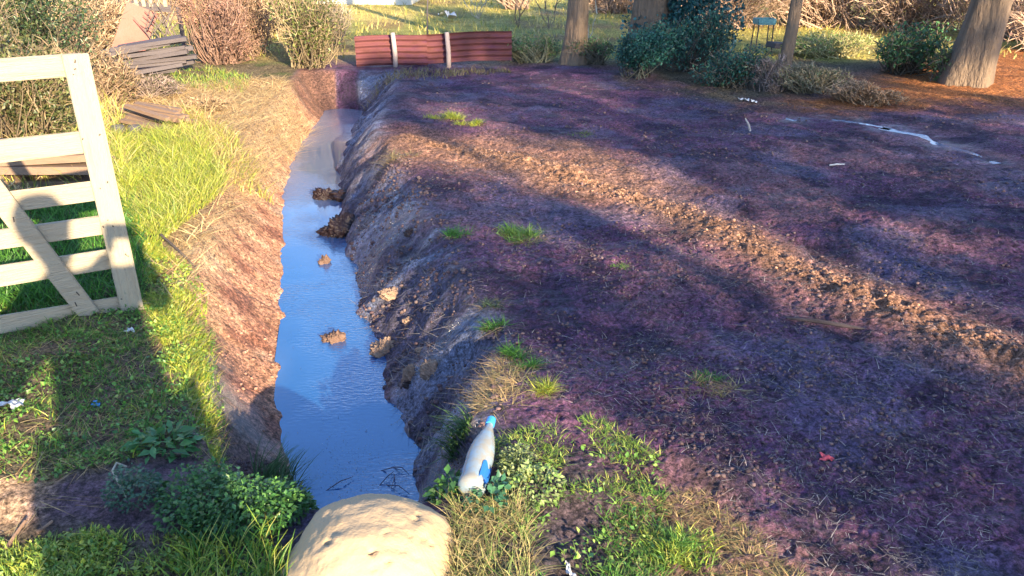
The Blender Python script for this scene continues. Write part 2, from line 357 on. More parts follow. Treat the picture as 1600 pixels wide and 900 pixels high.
def blades(x, y, z, L, wd, cols, lean=.35, droop=.45, az=None, nseg=3, sink=.01, flat=0.):
    """tapered bent strips; returns verts, quads, colours"""
    n_ = len(x); az = rng.uniform(0, 2 * np.pi, n_) if az is None else az
    L = np.broadcast_to(L, (n_,)); ln = rng.uniform(.05, 1, n_) * lean; dr = rng.uniform(.3, 1, n_) * droop
    dx, dy = np.cos(az), np.sin(az); fa = az + rng.uniform(-1.4, 1.4, n_) + np.pi / 2; wx, wy = np.cos(fa), np.sin(fa)
    V = np.zeros((n_, (nseg + 1) * 2, 3)); up = np.sqrt(np.maximum(1 - ln ** 2, .05)) * (1 - flat)
    for i in range(nseg + 1):
        t_ = i / nseg; hz = L * (ln * t_ + dr * t_ * t_ * .8 + flat * t_); vt = L * up * (t_ - dr * t_ * t_ * .62) - sink
        ww = wd * (1 - t_) ** .7 * .5 + wd * .06
        for k, s_ in ((0, -1), (1, 1)):
            V[:, i * 2 + k, 0] = x + dx * hz + s_ * wx * ww; V[:, i * 2 + k, 1] = y + dy * hz + s_ * wy * ww; V[:, i * 2 + k, 2] = z + vt
    b = (np.arange(n_) * (nseg + 1) * 2)[:, None]
    F_ = np.concatenate([b + np.array([2 * i, 2 * i + 1, 2 * i + 3, 2 * i + 2]) for i in range(nseg)], 0)
    return V.reshape(-1, 3), F_, np.repeat(cols, (nseg + 1) * 2, 0)
class Acc:
    def __init__(s): s.V = []; s.F = []; s.K = []; s.n = 0
    def add(s, t): s.V.append(t[0]); s.F.append(t[1] + s.n); s.K.append(t[2]); s.n += len(t[0]); return s
    def build(s, name, mat, parent=None):
        return mesh_np(name, np.concatenate(s.V), np.concatenate(s.F), mat, parent, np.concatenate(s.K))
def leaves(P, size, cols, up=.5, asp=.55, dirn=None):
    """folded pointed leaves: six vertices, two quads"""
    n_ = len(P); d = rng.normal(size=(n_, 3)); 
    if dirn is not None: d = d * .5 + dirn
    d /= np.linalg.norm(d, axis=1)[:, None] + 1e-9
    nn = rng.normal(size=(n_, 3)) + np.array([0, 0, up * 3]); s_ = np.cross(d, nn); s_ /= np.linalg.norm(s_, axis=1)[:, None] + 1e-9
    nn = np.cross(s_, d); sz = np.broadcast_to(size, (n_,))[:, None] * rng.uniform(.6, 1.2, (n_, 1))
    A = P; B = P + d * sz * .45 + s_ * sz * asp * .5 + nn * sz * .1; B2 = P + d * sz * .45 - s_ * sz * asp * .5 + nn * sz * .1
    Mi = P + d * sz * .5; T = P + d * sz - nn * sz * .08
    V = np.stack([A, B, T, Mi, B2], 1).reshape(-1, 3); b = (np.arange(n_) * 5)[:, None]
    F_ = np.concatenate([b + np.array([0, 1, 2, 3]), b + np.array([0, 3, 2, 4])], 0)
    return V, F_, np.repeat(cols, 5, 0)
def stems(P0, P1, r0, cols, sag=0., nseg=3, sides=3):
    """thin three-sided twigs from P0 to P1 (arrays)"""
    n_ = len(P0); d = P1 - P0; L = np.linalg.norm(d, axis=1)[:, None]; d = d / (L + 1e-9)
    a_ = np.cross(d, np.array([.3, .2, 1.])); a_ /= np.linalg.norm(a_, axis=1)[:, None] + 1e-9; b_ = np.cross(d, a_)
    bend = rng.normal(size=(n_, 3)) * L * .12; V = []
    for i in range(nseg + 1):
        t_ = i / nseg; c_ = P0 + d * L * t_ + bend * (4 * t_ * (1 - t_)) + np.array([0, 0, -sag]) * L * t_ * t_
        rr = (np.broadcast_to(r0, (n_,)) * (1 - .75 * t_))[:, None]
        for k in range(sides):
            th = 2 * math.pi * k / sides; V.append(c_ + (a_ * math.cos(th) + b_ * math.sin(th)) * rr)
    m_ = (nseg + 1) * sides; V = np.stack(V, 1).reshape(-1, 3); b = (np.arange(n_) * m_)[:, None]; F_ = []
    for i in range(nseg):
        for k in range(sides):
            k2 = (k + 1) % sides; F_.append(b + np.array([i * sides + k, i * sides + k2, (i + 1) * sides + k2, (i + 1) * sides + k]))
    return V, np.concatenate(F_, 0), np.repeat(cols, m_, 0)
_ico = None
def rocks(P, S, cols, seed=1, sub=1, squash=.7):
    """irregular lumps"""
    bm = bmesh.new(); bmesh.ops.create_icosphere(bm, subdivisions=sub, radius=1); bv = np.array([v.co[:] for v in bm.verts]); bf = np.array([[l.index for l in f.verts] for f in bm.faces]); bm.free()
    n_ = len(P); j = 1 + rng.uniform(-.32, .32, (n_, len(bv), 1)); sc = np.broadcast_to(np.asarray(S, float).reshape(-1, 1, 1), (n_, 1, 1)) * rng.uniform(.7, 1.3, (n_, 1, 3)) * np.array([1, 1, squash])
    th = rng.uniform(0, 6.28, n_); c_, s_ = np.cos(th), np.sin(th); v = bv[None] * j * sc
    V = np.stack([v[..., 0] * c_[:, None] - v[..., 1] * s_[:, None], v[..., 0] * s_[:, None] + v[..., 1] * c_[:, None], v[..., 2]], -1) + P[:, None, :]
    F_ = (bf[None] + (np.arange(n_) * len(bv))[:, None, None]).reshape(-1, 3)
    return V.reshape(-1, 3), F_, np.repeat(cols, len(bv), 0)

# ------------------------------------------------------------------ ground: one sheet, fine near, to the horizon
th = np.concatenate([np.radians(np.linspace(-180, -45, 60))[:-1], np.radians(np.linspace(-45, 45, 900)), np.radians(np.linspace(45, 180, 60))[1:-1]])
rr = np.concatenate([np.linspace(.02, 1.2, 30)[:-1], 1.2 * (15 / 1.2) ** np.linspace(0, 1, 820), 15 * (900 / 15) ** np.linspace(0, 1, 90)[1:]])
TH, RR = np.meshgrid(th, rr, indexing='ij'); X = np.sin(TH) * RR; Y = np.cos(TH) * RR; Z = terrain(X, Y)
nT, nR = X.shape; idx = np.arange(nT * nR).reshape(nT, nR); i2 = np.roll(idx, -1, 0)
F_ = np.stack([idx[:, :-1], idx[:, 1:], i2[:, 1:], i2[:, :-1]], -1).reshape(-1, 4)
xf, yf, zf = X.ravel(), Y.ravel(), Z.ravel()
def wgt(poly_px, soft=.12, nz_=.18, s=0, z=0):
    poly = [g(*q, z) for q in poly_px]; jx = fbm(xf, yf, 3.5, 3, 200 + s) * nz_ * 2; jy = fbm(xf, yf, 3.5, 3, 230 + s) * nz_ * 2
    acc_ = np.zeros(len(xf))
    for k in range(5):
        a_ = k * 1.257; acc_ += pip(xf + jx + math.cos(a_) * soft, yf + jy + math.sin(a_) * soft, poly)
    return acc_ / 5
def lay(col, wt, c_): return col * (1 - wt[:, None]) + np.array(c_) * wt[:, None]
dist = np.hypot(xf, yf); yy = np.clip(yf, 1.8, 10.6)
big = fbm(xf, yf, 1.0, 4, 300); med = fbm(xf, yf, 4.0, 4, 310)
col = np.tile(np.array([.125, .050, .098]), (len(xf), 1)); wet = np.full(len(xf), .45)
col = lay(col, sm(.0, .12, big), (.175, .080, .105)); col = lay(col, sm(.0, .12, -med) * .85, (.040, .018, .048))
col = lay(col, sm(.05, .2, fbm(xf, yf, 2.2, 4, 320)) * .5, (.13, .11, .19))
# ditch banks
ends = sm(1.95, 2.2, yf) * (1 - sm(10.1, 10.6, yf))
XL, xl, xr, XR = fi(XLB, yy), fi(XLW, yy), fi(XRW, yy), fi(XRB, yy)
wl = sm(XL - .10, XL + .02, xf) * (1 - sm(xl + .05, xl + .12, xf)) * ends
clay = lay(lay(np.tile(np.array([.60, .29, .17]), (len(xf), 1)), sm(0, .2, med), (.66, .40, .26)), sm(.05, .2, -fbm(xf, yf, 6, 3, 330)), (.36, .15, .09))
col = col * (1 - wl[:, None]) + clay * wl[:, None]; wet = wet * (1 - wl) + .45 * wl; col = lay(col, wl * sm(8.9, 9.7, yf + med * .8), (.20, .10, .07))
wnl = wl * (1 - sm(2.75, 3.05, yf + .8 * (xf + 1.1) + med * .5)); col = lay(col, wnl * .75, (.13, .07, .08)); wet = np.maximum(wet, wnl)  # dark wet mud, its tone also painting in the bank's own shadow
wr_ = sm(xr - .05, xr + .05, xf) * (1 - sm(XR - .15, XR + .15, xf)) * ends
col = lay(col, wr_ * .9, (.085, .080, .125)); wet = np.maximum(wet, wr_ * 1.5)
col = lay(col, wr_ * sm(-.01, .13, fbm(xf * .9 - yf * .4, yf * 2.5, 3, 3, 340)) * .7, (.22, .25, .36))  # bluish mud; pale streaks paint the sky's sheen into the colour
# left ground
left = (1 - sm(XL - .12, XL - .02, xf)) * (yf > .5) * (1 - sm(11.0, 12.0, yf))
soilL = lay(np.tile(np.array([.16, .12, .07]), (len(xf), 1)), sm(0, .2, med), (.10, .11, .04))
col = col * (1 - left[:, None]) + soilL * left[:, None]; wet *= (1 - left * .8)
bare_ = nearL0 = wgt([(90,560),(330,540),(345,700),(200,735),(60,690)], .1, .16, 11)
nearL = wgt([(-200,480),(330,470),(345,740),(420,770),(440,1100),(-500,1100)], .08, .1, 1)
col = lay(col, nearL * .9, (.13, .10, .065)); col = lay(col, bare_ * .7, (.15, .095, .085))
straw = wgt([(190,150),(440,125),(480,150),(430,200),(350,330),(300,440),(280,540),(240,400),(340,300),(330,220),(200,210)], .1, .14, 2)
col = lay(col, straw * .85, (.50, .33, .17))
sand = wgt([(-300,765),(90,765),(96,812),(60,830),(-300,880)], .03, .05, 3); col = lay(col, sand, (.46, .29, .18))
trk = wgt([(84,770),(200,750),(300,700),(345,745),(280,840),(60,838)], .04, .08, 4); col = lay(col, trk * .9, (.13, .075, .105)); wet = np.maximum(wet, trk * .6)
# rut and rough sunlit loam
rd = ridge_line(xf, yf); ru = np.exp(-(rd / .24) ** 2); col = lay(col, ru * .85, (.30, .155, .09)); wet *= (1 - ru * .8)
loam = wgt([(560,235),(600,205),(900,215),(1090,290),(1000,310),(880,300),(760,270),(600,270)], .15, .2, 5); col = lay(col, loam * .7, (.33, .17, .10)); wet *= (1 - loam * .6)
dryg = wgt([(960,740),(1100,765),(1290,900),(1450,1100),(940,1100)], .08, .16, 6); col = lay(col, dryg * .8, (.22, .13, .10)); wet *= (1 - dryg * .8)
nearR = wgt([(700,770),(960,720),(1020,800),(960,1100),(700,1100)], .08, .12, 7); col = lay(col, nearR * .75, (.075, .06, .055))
# orange needle litter under the big tree, brown verge
lit = wgt([(1180,165),(1300,175),(1450,170),(1640,165),(2400,190),(2400,60),(1560,75),(1380,110),(1280,150)], .3, .4, 8)
col = lay(col, lit * .95, (.40, .145, .045)); wet *= (1 - lit * .9)
verge = wgt([(930,100),(1180,172),(1400,130),(2400,60),(2400,-40),(1000,40)], .3, .5, 9) * (1 - lit); col = lay(col, verge * .8, (.15, .12, .06)); wet *= (1 - verge)
# meadow beyond the yard
far = sm(10.7, 11.6, yf + fbm(xf, yf, .8, 3, 350) * .8 - .02 * xf) ; far = np.maximum(far, sm(16, 22, dist)) * (1 - lit)
mead = lay(np.tile(np.array([.30, .29, .08]), (len(xf), 1)), sm(.0, .18, fbm(xf, yf, .5, 4, 360)), (.52, .42, .15))
mead = lay(mead, sm(-.1, .1, fbm(xf, yf, .3, 3, 372)) * .5, (.62, .46, .12)); mead = lay(mead, sm(.05, .2, fbm(xf, yf, .9, 4, 370)) * .7, (.30, .17, .09))
col = col * (1 - far[:, None]) + mead * far[:, None]; wet *= (1 - far)
wet = np.maximum(wet, np.exp(-(pud_d(xf, yf) / .25) ** 2))
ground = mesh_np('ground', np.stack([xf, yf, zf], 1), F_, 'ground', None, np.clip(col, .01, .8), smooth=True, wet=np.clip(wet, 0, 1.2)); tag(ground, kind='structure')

# ditch water: a sheet a little wider than the ditch bed, cut off by the banks
ys = np.concatenate([np.linspace(1.9, 10.5, 120)]); a_ = np.stack([fi(XLW, ys) - .14, ys, np.full_like(ys, WZ)], 1); b_ = np.stack([fi(XRW, ys) + .16, ys, np.full_like(ys, WZ)], 1)
V = np.stack([a_, b_], 1).reshape(-1, 3); q = np.arange(len(ys) - 1)[:, None] * 2
wo_ = mesh_np('ditch_water', V, q + np.array([0, 1, 3, 2]), 'water'); tag(wo_, kind='structure')
for pts in PUD:
    P_ = []
    for i, (x_, y_) in enumerate(pts):
        d = (pts[min(i + 1, len(pts) - 1)] - pts[max(i - 1, 0)]); d = d / np.hypot(*d); nx_ = np.array([-d[1], d[0]]) * .085
        P_ += [(x_ + nx_[0], y_ + nx_[1], -.019), (x_ - nx_[0], y_ - nx_[1], -.019)]
    q = np.arange(len(pts) - 1)[:, None] * 2
    tag(mesh_np('puddle_water', P_, q + np.array([0, 2, 3, 1]), 'water'), kind='structure')

# ------------------------------------------------------------------ photographer behind the camera (throws the shadow on the gate)
def skin_mesh(name, joints, edges, mat, parent=None, sub=2, root=0):
    me = bpy.data.meshes.new(name); me.from_pydata([j[0] for j in joints], edges, []); me.update()
    o = bpy.data.objects.new(name, me); C.objects.link(o)
    md = o.modifiers.new('skin', 'SKIN'); 
    for i, j in enumerate(joints):
        sv_ = me.skin_vertices[0].data[i]; r_ = j[1]; sv_.radius = (r_, r_) if not hasattr(r_, '__len__') else r_; sv_.use_root = (i == root)
    md.use_smooth_shade = True
    sb = o.modifiers.new('sub', 'SUBSURF'); sb.levels = sb.render_levels = sub
    dg = bpy.context.evaluated_depsgraph_get(); dg.update(); ev = o.evaluated_get(dg); m2 = bpy.data.meshes.new_from_object(ev)
    o.modifiers.clear(); o.data = m2; m2.name = name; m2.materials.clear(); m2.materials.append(M[mat])
    m2.polygons.foreach_set('use_smooth', [True] * len(m2.polygons))
    if parent: o.parent = parent
    return o
def person():
    # local frame: x = to the right across the sun, y = forward; placed behind the camera
    rz = R(28.2) ; px_, py_ = -.16 * EX + .40 * TX, -.16 * EY + .40 * TY
    root = empty('person', (px_, py_, 0), 'person in a dark jacket standing behind the camera holding up a phone', 'person', rz=rz)
    J = [((.03, 0, 1.00), (.20, .14)), ((-.02, .01, 1.25), (.21, .14)), ((-.05, 0, 1.46), (.19, .12)), ((-.09, 0, 1.60), (.06, .06)), ((-.12, .03, 1.70), (.075, .085)), ((-.13, .04, 1.80), (.085, .10)), ((-.13, .03, 1.87), (.05, .06)),
         ((.16, 0, 1.50), .065), ((.27, .08, 1.32), .05), ((.22, .27, 1.47), .036), ((.21, .32, 1.54), .032),
         ((-.25, 0, 1.46), .09), ((-.43, .05, 1.17), .11), ((.02, .29, 1.46), .038), ((.09, .32, 1.53), .032),
         ((.14, 0, .92), .11), ((.34, .02, .50), .095), ((.40, -.02, .08), .055), ((.40, .12, .04), .04),
         ((-.07, 0, .90), .125), ((-.11, .03, .50), .10), ((-.12, -.02, .08), .06), ((-.13, .12, .04), .04)]
    E_ = [(0, 1), (1, 2), (2, 3), (3, 4), (4, 5), (5, 6), (2, 7), (7, 8), (8, 9), (9, 10), (2, 11), (11, 12), (12, 13), (13, 14), (0, 15), (15, 16), (16, 17), (17, 18), (0, 19), (19, 20), (20, 21), (21, 22)]
    body = skin_mesh('body', J, E_, 'skin', root)
    def grow(q, k): return (q[0], tuple(v * k for v in q[1]) if hasattr(q[1], '__len__') else q[1] * k)
    skin_mesh('jacket', [grow(J[i], 1.22) for i in (0, 1, 2, 7, 8, 9, 11, 12, 13)], [(0, 1), (1, 2), (2, 3), (3, 4), (4, 5), (2, 6), (6, 7), (7, 8)], 'jacket', root)
    skin_mesh('trousers', [grow(J[i], 1.25) for i in (0, 15, 16, 17, 19, 20, 21)], [(0, 1), (1, 2), (2, 3), (0, 4), (4, 5), (5, 6)], 'trouser', root)
    for s_ in (-1, 1):
        MB().lathe([(.02, 0), (.055, .004), (.06, .03), (.05, .07), (.04, .11)], 14, ((.40 if s_ > 0 else -.12), .05, .0), None, 2.0).build('shoe', 'dark', root, True)
    MB().lathe([(.02, .10), (.07, .085), (.10, .03), (.105, -.03), (.09, -.09)][::-1], 18, (-.13, .015, 1.83), None, 1.12).build('hair', 'hair', root, True)
    for s_ in (-1, 1): MB().lathe([(.004, -.01), (.012, 0), (.004, .01)], 8, (-.13 + .034 * s_, .135, 1.80), Euler((R(90), 0, 0))).build('eye', 'black', root, True)
    MB().tube([(-.13, .13, 1.79), (-.13, .155, 1.765), (-.13, .135, 1.75)], [.008, .014, .008], 8).build('nose', 'skin', root, True)
    for s_, bx, by in ((1, .21, .33), (-1, .09, .33)):
        for k in range(4):
            L_ = (.05, .06, .055, .042)[k]; z_ = 1.535 + k * .019
            MB().tube([(bx, by - .01, z_), (bx + .004 * s_, by + .025, z_ + .004), (bx - .012 * s_, by + .036, z_ + .004), (bx - L_ * .5 * s_, by + .03, z_ + .002)], [.0095, .009, .0085, .007], 8).build('finger', 'skin', root, True)
        MB().tube([(bx, by - .02, 1.54), (bx - .01 * s_, by - .012, 1.57), (bx - .03 * s_, by - .004, 1.59)], [.011, .01, .008], 8).build('thumb', 'skin', root, True)
    ph = empty('phone', (0, -.012, CAMH), 'black phone held sideways in the raised hands of the person', 'phone'); ph.rotation_euler = (-PITCH, 0, 0)
    MB().box((0, 0, 0), (.155, .008, .073)).build('phone_case', 'black', ph, bevel=.003)
    MB().box((0, -.0045, 0), (.148, .001, .067)).build('screen', 'dark', ph)
person()

# ------------------------------------------------------------------ wooden gate
gx, gy = .829, .559; GO = Vector((-1.77, 3.22, 0)); ga = math.atan2(gy, gx)
gate = empty('wooden_gate', tuple(GO), 'pale weathered plank gate with six rails standing upright in the grass', 'gate', rz=ga)
MB().box((.008, -.012, .56), (.098, .024, 1.215), jit=.002).build('stile', 'wood', gate, bevel=.003)
MB().box((-1.55, -.012, .56), (.098, .024, 1.215), jit=.002).build('stile', 'wood', gate, bevel=.003)
for z0, z1, hh in ((1.124, 1.123, .084), (.818, .813, .088), (.610, .600, .083), (.455, .438, .082), (.300, .280, .092), (.082, .052, .082)):
    # rail centre heights half a metre left of the post and at the post
    sl = (z1 - z0) / .45; L_ = 1.62; zc = z1 - sl * .75
    MB().box((-.775, .0125, zc), (L_, .021, hh), Euler((0, -math.atan(sl), 0)), jit=.004).build('rail', 'woodrail', gate, bevel=.003)
dx_, dz_ = -.37 + .165, .62 - .045; L_ = 1.25; an = math.atan2(dz_, dx_)
cx_, cz_ = -.165 + math.cos(an) * (L_ / 2) , .045 + math.sin(an) * (L_ / 2)
MB().box((cx_ + .0, -.0115, cz_), (L_, .0205, .082), Euler((0, -an, 0)), jit=.003).build('brace', 'woodrail', gate, bevel=.003)
for z_ in (1.124, .815, .605, .447, .29, .067):
    for k in range(random.choice((2, 3, 4))):
        MB().box((random.uniform(-.035, .045), -.0245, z_ + random.uniform(-.034, .034)), (.005, .003, random.uniform(.004, .012)), Euler((0, random.uniform(0, 3), 0))).build('nail', 'nail', gate)
for t_ in (.06, .1, .42, .62, .8):
    MB().box((-.165 + math.cos(an) * L_ * t_ + random.uniform(-.02, .02), -.0228, .045 + math.sin(an) * L_ * t_), (.005, .003, .022), Euler((0, random.uniform(-.5, .3), 0))).build('nail', 'nail', gate)

# ------------------------------------------------------------------ pale concrete lump over the end of the ditch
bm = bmesh.new(); bmesh.ops.create_icosphere(bm, subdivisions=6, radius=1)
V = np.array([v.co[:] for v in bm.verts]); Fq = np.array([[l.index for l in f.verts] for f in bm.faces]); bm.free()
x_, y_, z_ = V.T; e1 = .62; x2 = np.sign(x_) * np.abs(x_) ** .85 * .262; y2 = np.sign(y_) * np.abs(y_) ** .8 * .26; z2 = np.sign(z_) * np.abs(z_) ** .80 * .315
d_ = 1 + fbm(x_ * 2 + 3, y_ * 2 + z_ * 2, 1.0, 3, 400) * .08 + fbm(x_ * 5 + z_ * 3, y_ * 5, 2.0, 4, 410) * .035 + (np.minimum(fbm(x_ * 3 - z_ * 4, y_ * 3, 4.5, 3, 415), -.22) + .22) * .35
V = np.stack([x2 * d_, y2 * d_, z2 * d_], 1); V[:, 2] += V[:, 1] * -.10
o = mesh_np('concrete_lump', V + np.array([0, 0, 0]), None, 'stone', F3=Fq, smooth=True); o.location = (-.39, 1.66, -.155)
tag(o, 'big smooth pale tan rounded lump at the near end of the ditch', 'rock')

# ------------------------------------------------------------------ bottle lying on its side near the lump
bot = empty('plastic_bottle', (0, 0, 0), 'cloudy plastic bottle with a blue cap standing tilted in the weeds', 'bottle')
pb = gt(735, 782) + Vector((0, 0, .035))
_o = Vector((0, 0, CAMH)); _q = Vector((*g(768, 655, 0), 0)); _r = (_q - _o).normalized(); _m = _o - pb; _b = _r.dot(_m); _c = _m.dot(_m) - .335 ** 2
pt = _o + _r * (-_b + (math.sqrt(max(_b * _b - _c, 0))))
ax = (pt - pb).normalized(); L_ = (pt - pb).length
bot.location = pb; bot.rotation_mode = 'QUATERNION'; bot.rotation_quaternion = ax.to_track_quat('Z', 'Y')
s_ = L_ / .36; q_ = .86
prof = [(.03, 0), (.052, .008), (.056, .03), (.051, .055), (.055, .08), (.053, .12), (.056, .15), (.052, .19), (.046, .225), (.034, .265), (.02, .305), (.014, .325), (.014, .335)]
MB().lathe([(r_ * s_ * q_, z_ * s_) for r_, z_ in prof], 26).build('bottle_body', 'bottle', bot, True)
MB().lathe([(.017 * s_, .328 * s_), (.0175 * s_, .345 * s_), (.0165 * s_, .36 * s_), (.012 * s_, .362 * s_)], 18).build('cap', 'bluecap', bot)
dl = bot.rotation_quaternion.inverted() @ Vector((.75, -.6, .2)); a0 = math.atan2(dl.y, dl.x); V = []; nq = 14
for i in range(nq):
    for k in range(6):
        a_ = a0 + (i / (nq - 1) - .5) * 1.5; z_ = (.03 + .07 * k / 5 + .012 * math.sin(i * .9)) * s_; V.append((.0575 * s_ * q_ * math.cos(a_), .0575 * s_ * q_ * math.sin(a_), z_))
q = (np.arange(nq - 1)[:, None] * 6 + np.arange(5)[None]).ravel()[:, None]; mesh_np('torn_label', V, q + np.array([0, 6, 7, 1]), 'bluelabel', bot, smooth=True)

# ------------------------------------------------------------------ mud clods and stones in the ditch
def lump(px, py, wpx, hpx, name, label, cat, group, zoff=0, water=False, seed=0, mat='clod', sq=1.0):
    if water: x0, y0 = g(px, py, WZ); z0 = WZ
    else: v_ = gt(px, py); x0, y0, z0 = v_
    D_ = math.hypot(math.hypot(x0, y0), CAMH - z0); W_ = wpx / FPX * D_ / 2; H_ = hpx / FPX * D_ / 2
    bm = bmesh.new(); bmesh.ops.create_icosphere(bm, subdivisions=5, radius=1); V = np.array([v.co[:] for v in bm.verts]); Fq = np.array([[l.index for l in f.verts] for f in bm.faces]); bm.free()
    a_, b_, c_ = V.T
    d_ = 1 + fbm(a_ + seed * 3.1 + c_, b_ - c_, 1.4, 3, 500 + seed) * 1.1 + (np.abs(fbm(a_ * 2 + c_ * 2, b_ * 2 + seed, 2.0, 4, 540 + seed, .65)) - .1) * 1.6
    V = V * d_[:, None] * np.array([W_, (W_ + H_) / 2 * sq, H_ * 1.1])
    o = mesh_np(name, V, None, mat, F3=Fq, smooth=True); o.location = (x0, y0, z0 + zoff)
    return tag(o, label, cat, group)
CG = 'mud clods in the ditch water'
lump(508, 308, 30, 26, 'mud_clod', 'dark mud clod in the water, farthest up the ditch of the four', 'clod', CG, .0, True, 1, 'darkclod')
lump(548, 308, 60, 20, 'mud_spit', 'long dark wedge of mud jutting from the right bank beside the farthest clod', 'mud', None, 0, True, 6, 'darkclod')
lump(530, 364, 46, 40, 'mud_clod', 'biggest dark mud clod in the water, touching the right bank', 'clod', CG, .0, True, 2, 'darkclod')
lump(507, 410, 16, 17, 'mud_clod', 'smallest brown mud clod standing alone in mid water', 'clod', CG, .0, True, 3)
lump(523, 530, 32, 24, 'mud_clod', 'light tan cracked clod in the water nearest the viewer', 'clod', CG, -.01, True, 4)
BG = 'tan soil chunks on the right bank'
for i, (a, b, c_, d_, l) in enumerate([(602, 548, 56, 46, 'largest tan soil chunk at the water edge of the right bank'), (640, 585, 26, 40, 'upright tan soil chunk between the largest chunk and the pale wedge'),
        (672, 582, 30, 34, 'tan soil chunk highest up the bank right of the upright one'), (612, 480, 38, 22, 'flat tan chunk on the right bank level with the gate foot'),
        (640, 502, 22, 14, 'thin wedge of tan soil below the flat chunk'), (640, 618, 26, 22, 'small grey brown chunk nearest the bottle on the right bank'),
        (642, 375, 24, 22, 'dark round clod half way up the right bank, farthest of the bank chunks'), (660, 548, 24, 10, 'low crumbly chunk just behind the two tan ones'), (606, 694, 14, 12, 'little dark chunk at the water edge near the weeds')]):
    lump(a, b, c_ * .8, d_ * .7, 'soil_chunk', l, 'soil chunk', BG, .005 if i < 5 else -.01, False, 10 + i, 'tanclod' if i in (0, 1, 2, 3, 4, 7) else 'darkclod')

# ------------------------------------------------------------------ far fence of rusty corrugated iron
fl, fr = Vector((-2.08, 10.62, 0)), Vector((.0, 10.75, 0)); fa_ = math.atan2(fr.y - fl.y, fr.x - fl.x); FL = (fr - fl).length
fence = empty('corrugated_fence', (fl.x, fl.y, tz(fl.x, fl.y) - .02), 'low fence of rust red corrugated iron sheets on two pale posts beyond the ditch', 'fence', rz=fa_)
def corr(x0, x1, z0, z1, yo, tilt, name):
    nx_, nz_ = 24, 90; V = []; 
    for i in range(nx_ + 1):
        for k in range(nz_ + 1):
            xx = x0 + (x1 - x0) * i / nx_; zz = z0 + (z1 - z0) * k / nz_
            V.append((xx, yo + .014 * math.sin(zz * 2 * math.pi / .076) + .02 * math.sin(xx * 2.1 + zz), zz + tilt * (xx - x0) + .008 * math.sin(xx * 5)))
    q = (np.arange(nx_)[:, None] * (nz_ + 1) + np.arange(nz_)[None]).ravel()[:, None]
    F1 = q + np.array([0, nz_ + 1, nz_ + 2, 1]); V = np.array(V); nV = len(V); V2 = V + np.array([0, .003, 0])
    o = mesh_np(name, np.concatenate([V, V2]), np.concatenate([F1, F1[:, ::-1] + nV]), 'rust', fence, smooth=True); return o
corr(0, .95, .02, .41, .03, .02, 'iron_sheet'); corr(.88, FL, .05, .43, .06, .035, 'iron_sheet')
for px_ in (.52, 1.23):
    MB().tube([(px_, -.01, -.1), (px_ + .005, -.01, .2), (px_ - .01, -.01, .46)], [.035, .032, .03], 9).build('post', 'post', fence, True)
o = MB().tube([(g(680, 70)[0] - .15, 13.2, 0), (g(680, 70)[0] - .13, 13.2, .5), (g(680, 70)[0] - .08, 13.2, 1.05)], [.014, .012, .009], 6).build('thin_stake', 'darkwood'); tag(o, 'thin dark stake standing alone in the meadow behind the iron fence', 'stake')

# ------------------------------------------------------------------ timber heaps on the left
def boards(name, px, py, label, n_, L_, W_, T_, mat, az, spread, layers, tilt=0., z0=0.):
    v_ = gt(px, py); root = empty(name, (v_.x, v_.y, v_.z + z0), label, 'wood pile', rz=az)
    for k in range(n_):
        ly = k // max(1, n_ // layers); 
        MB().box((random.uniform(-.12, .12), random.uniform(-spread, spread), T_ * .5 + ly * T_ * 1.15), (L_ * random.uniform(.75, 1.05), W_ * random.uniform(.7, 1.1), T_), Euler((random.uniform(-.12, .12), random.uniform(-.05, .05) + tilt, random.uniform(-.14, .14))), jit=.004).build('board', mat, root)
    return root
boards('timber_stack', 242, 116, 'tall stack of dark grey boards beneath the leaning red sheet', 16, .95, .10, .045, 'darkwood', R(14), .14, 8, -.12)
boards('board_heap', 235, 198, 'low heap of brown boards lying behind the two grey blocks', 15, .58, .06, .028, 'brownwood', R(-24), .17, 5, .08)
boards('plank_pile', 50, 285, 'pile of sunlit brown planks seen between the rails of the gate', 10, .95, .14, .05, 'brownwood', R(5), .16, 5)
v_ = gt(215, 100); rt = empty('leaning_sheet', (v_.x, v_.y + .1, .05), 'faded red metal sheet leaning over the stack of dark boards', 'metal sheet', rz=R(8))
MB().box((.02, -.12, .36), (.40, .012, .72), Euler((R(-18), R(24), 0)), jit=.012).build('panel', 'pinkmetal', rt)
MB().box((.02, -.10, .36), (.42, .02, .03), Euler((R(-18), R(24), 0))).build('edge_strip', 'rust', rt)
for i, px in enumerate((187, 213)):
    v_ = gt(px, 214); t_ = empty('grey_block', tuple(v_), ('left' if i == 0 else 'right') + ' one of two small grey blocks below the brown boards', 'block', 'small grey blocks')
    MB().lathe([(.02, 0), (.052, .0), (.055, .02), (.055, .09), (.05, .10), (.03, .10), (.028, .07)], 14, sq=.9).build('block_body', 'greyblock', t_, True)
v_ = gt(200, 60); pf = empty('picket_panel', (-5.65, 12.3, .0), 'leaning panel of white pickets on a long grey beam behind the board stack', 'fence panel', rz=R(6))
for k in range(5): MB().box((.0 + k * .11, 0, 1.08), (.05, .02, .9), Euler((0, R(-4 + k), 0)), jit=.003).build('picket', 'wood', pf)
MB().box((.0, .03, .66), (1.0, .06, .10), Euler((0, R(8), 0)), jit=.004).build('beam', 'darkwood', pf)
for x_ in (-.45, .6): MB().tube([(x_, .05, -.1), (x_, .05, .62)], .035, 8).build('post', 'darkwood', pf)
sticks = empty('stick_heap', tuple(gt(268, 95) + Vector((0, -.25, .42))), 'tangle of bare sticks propped on top of the dark board stack', 'sticks')
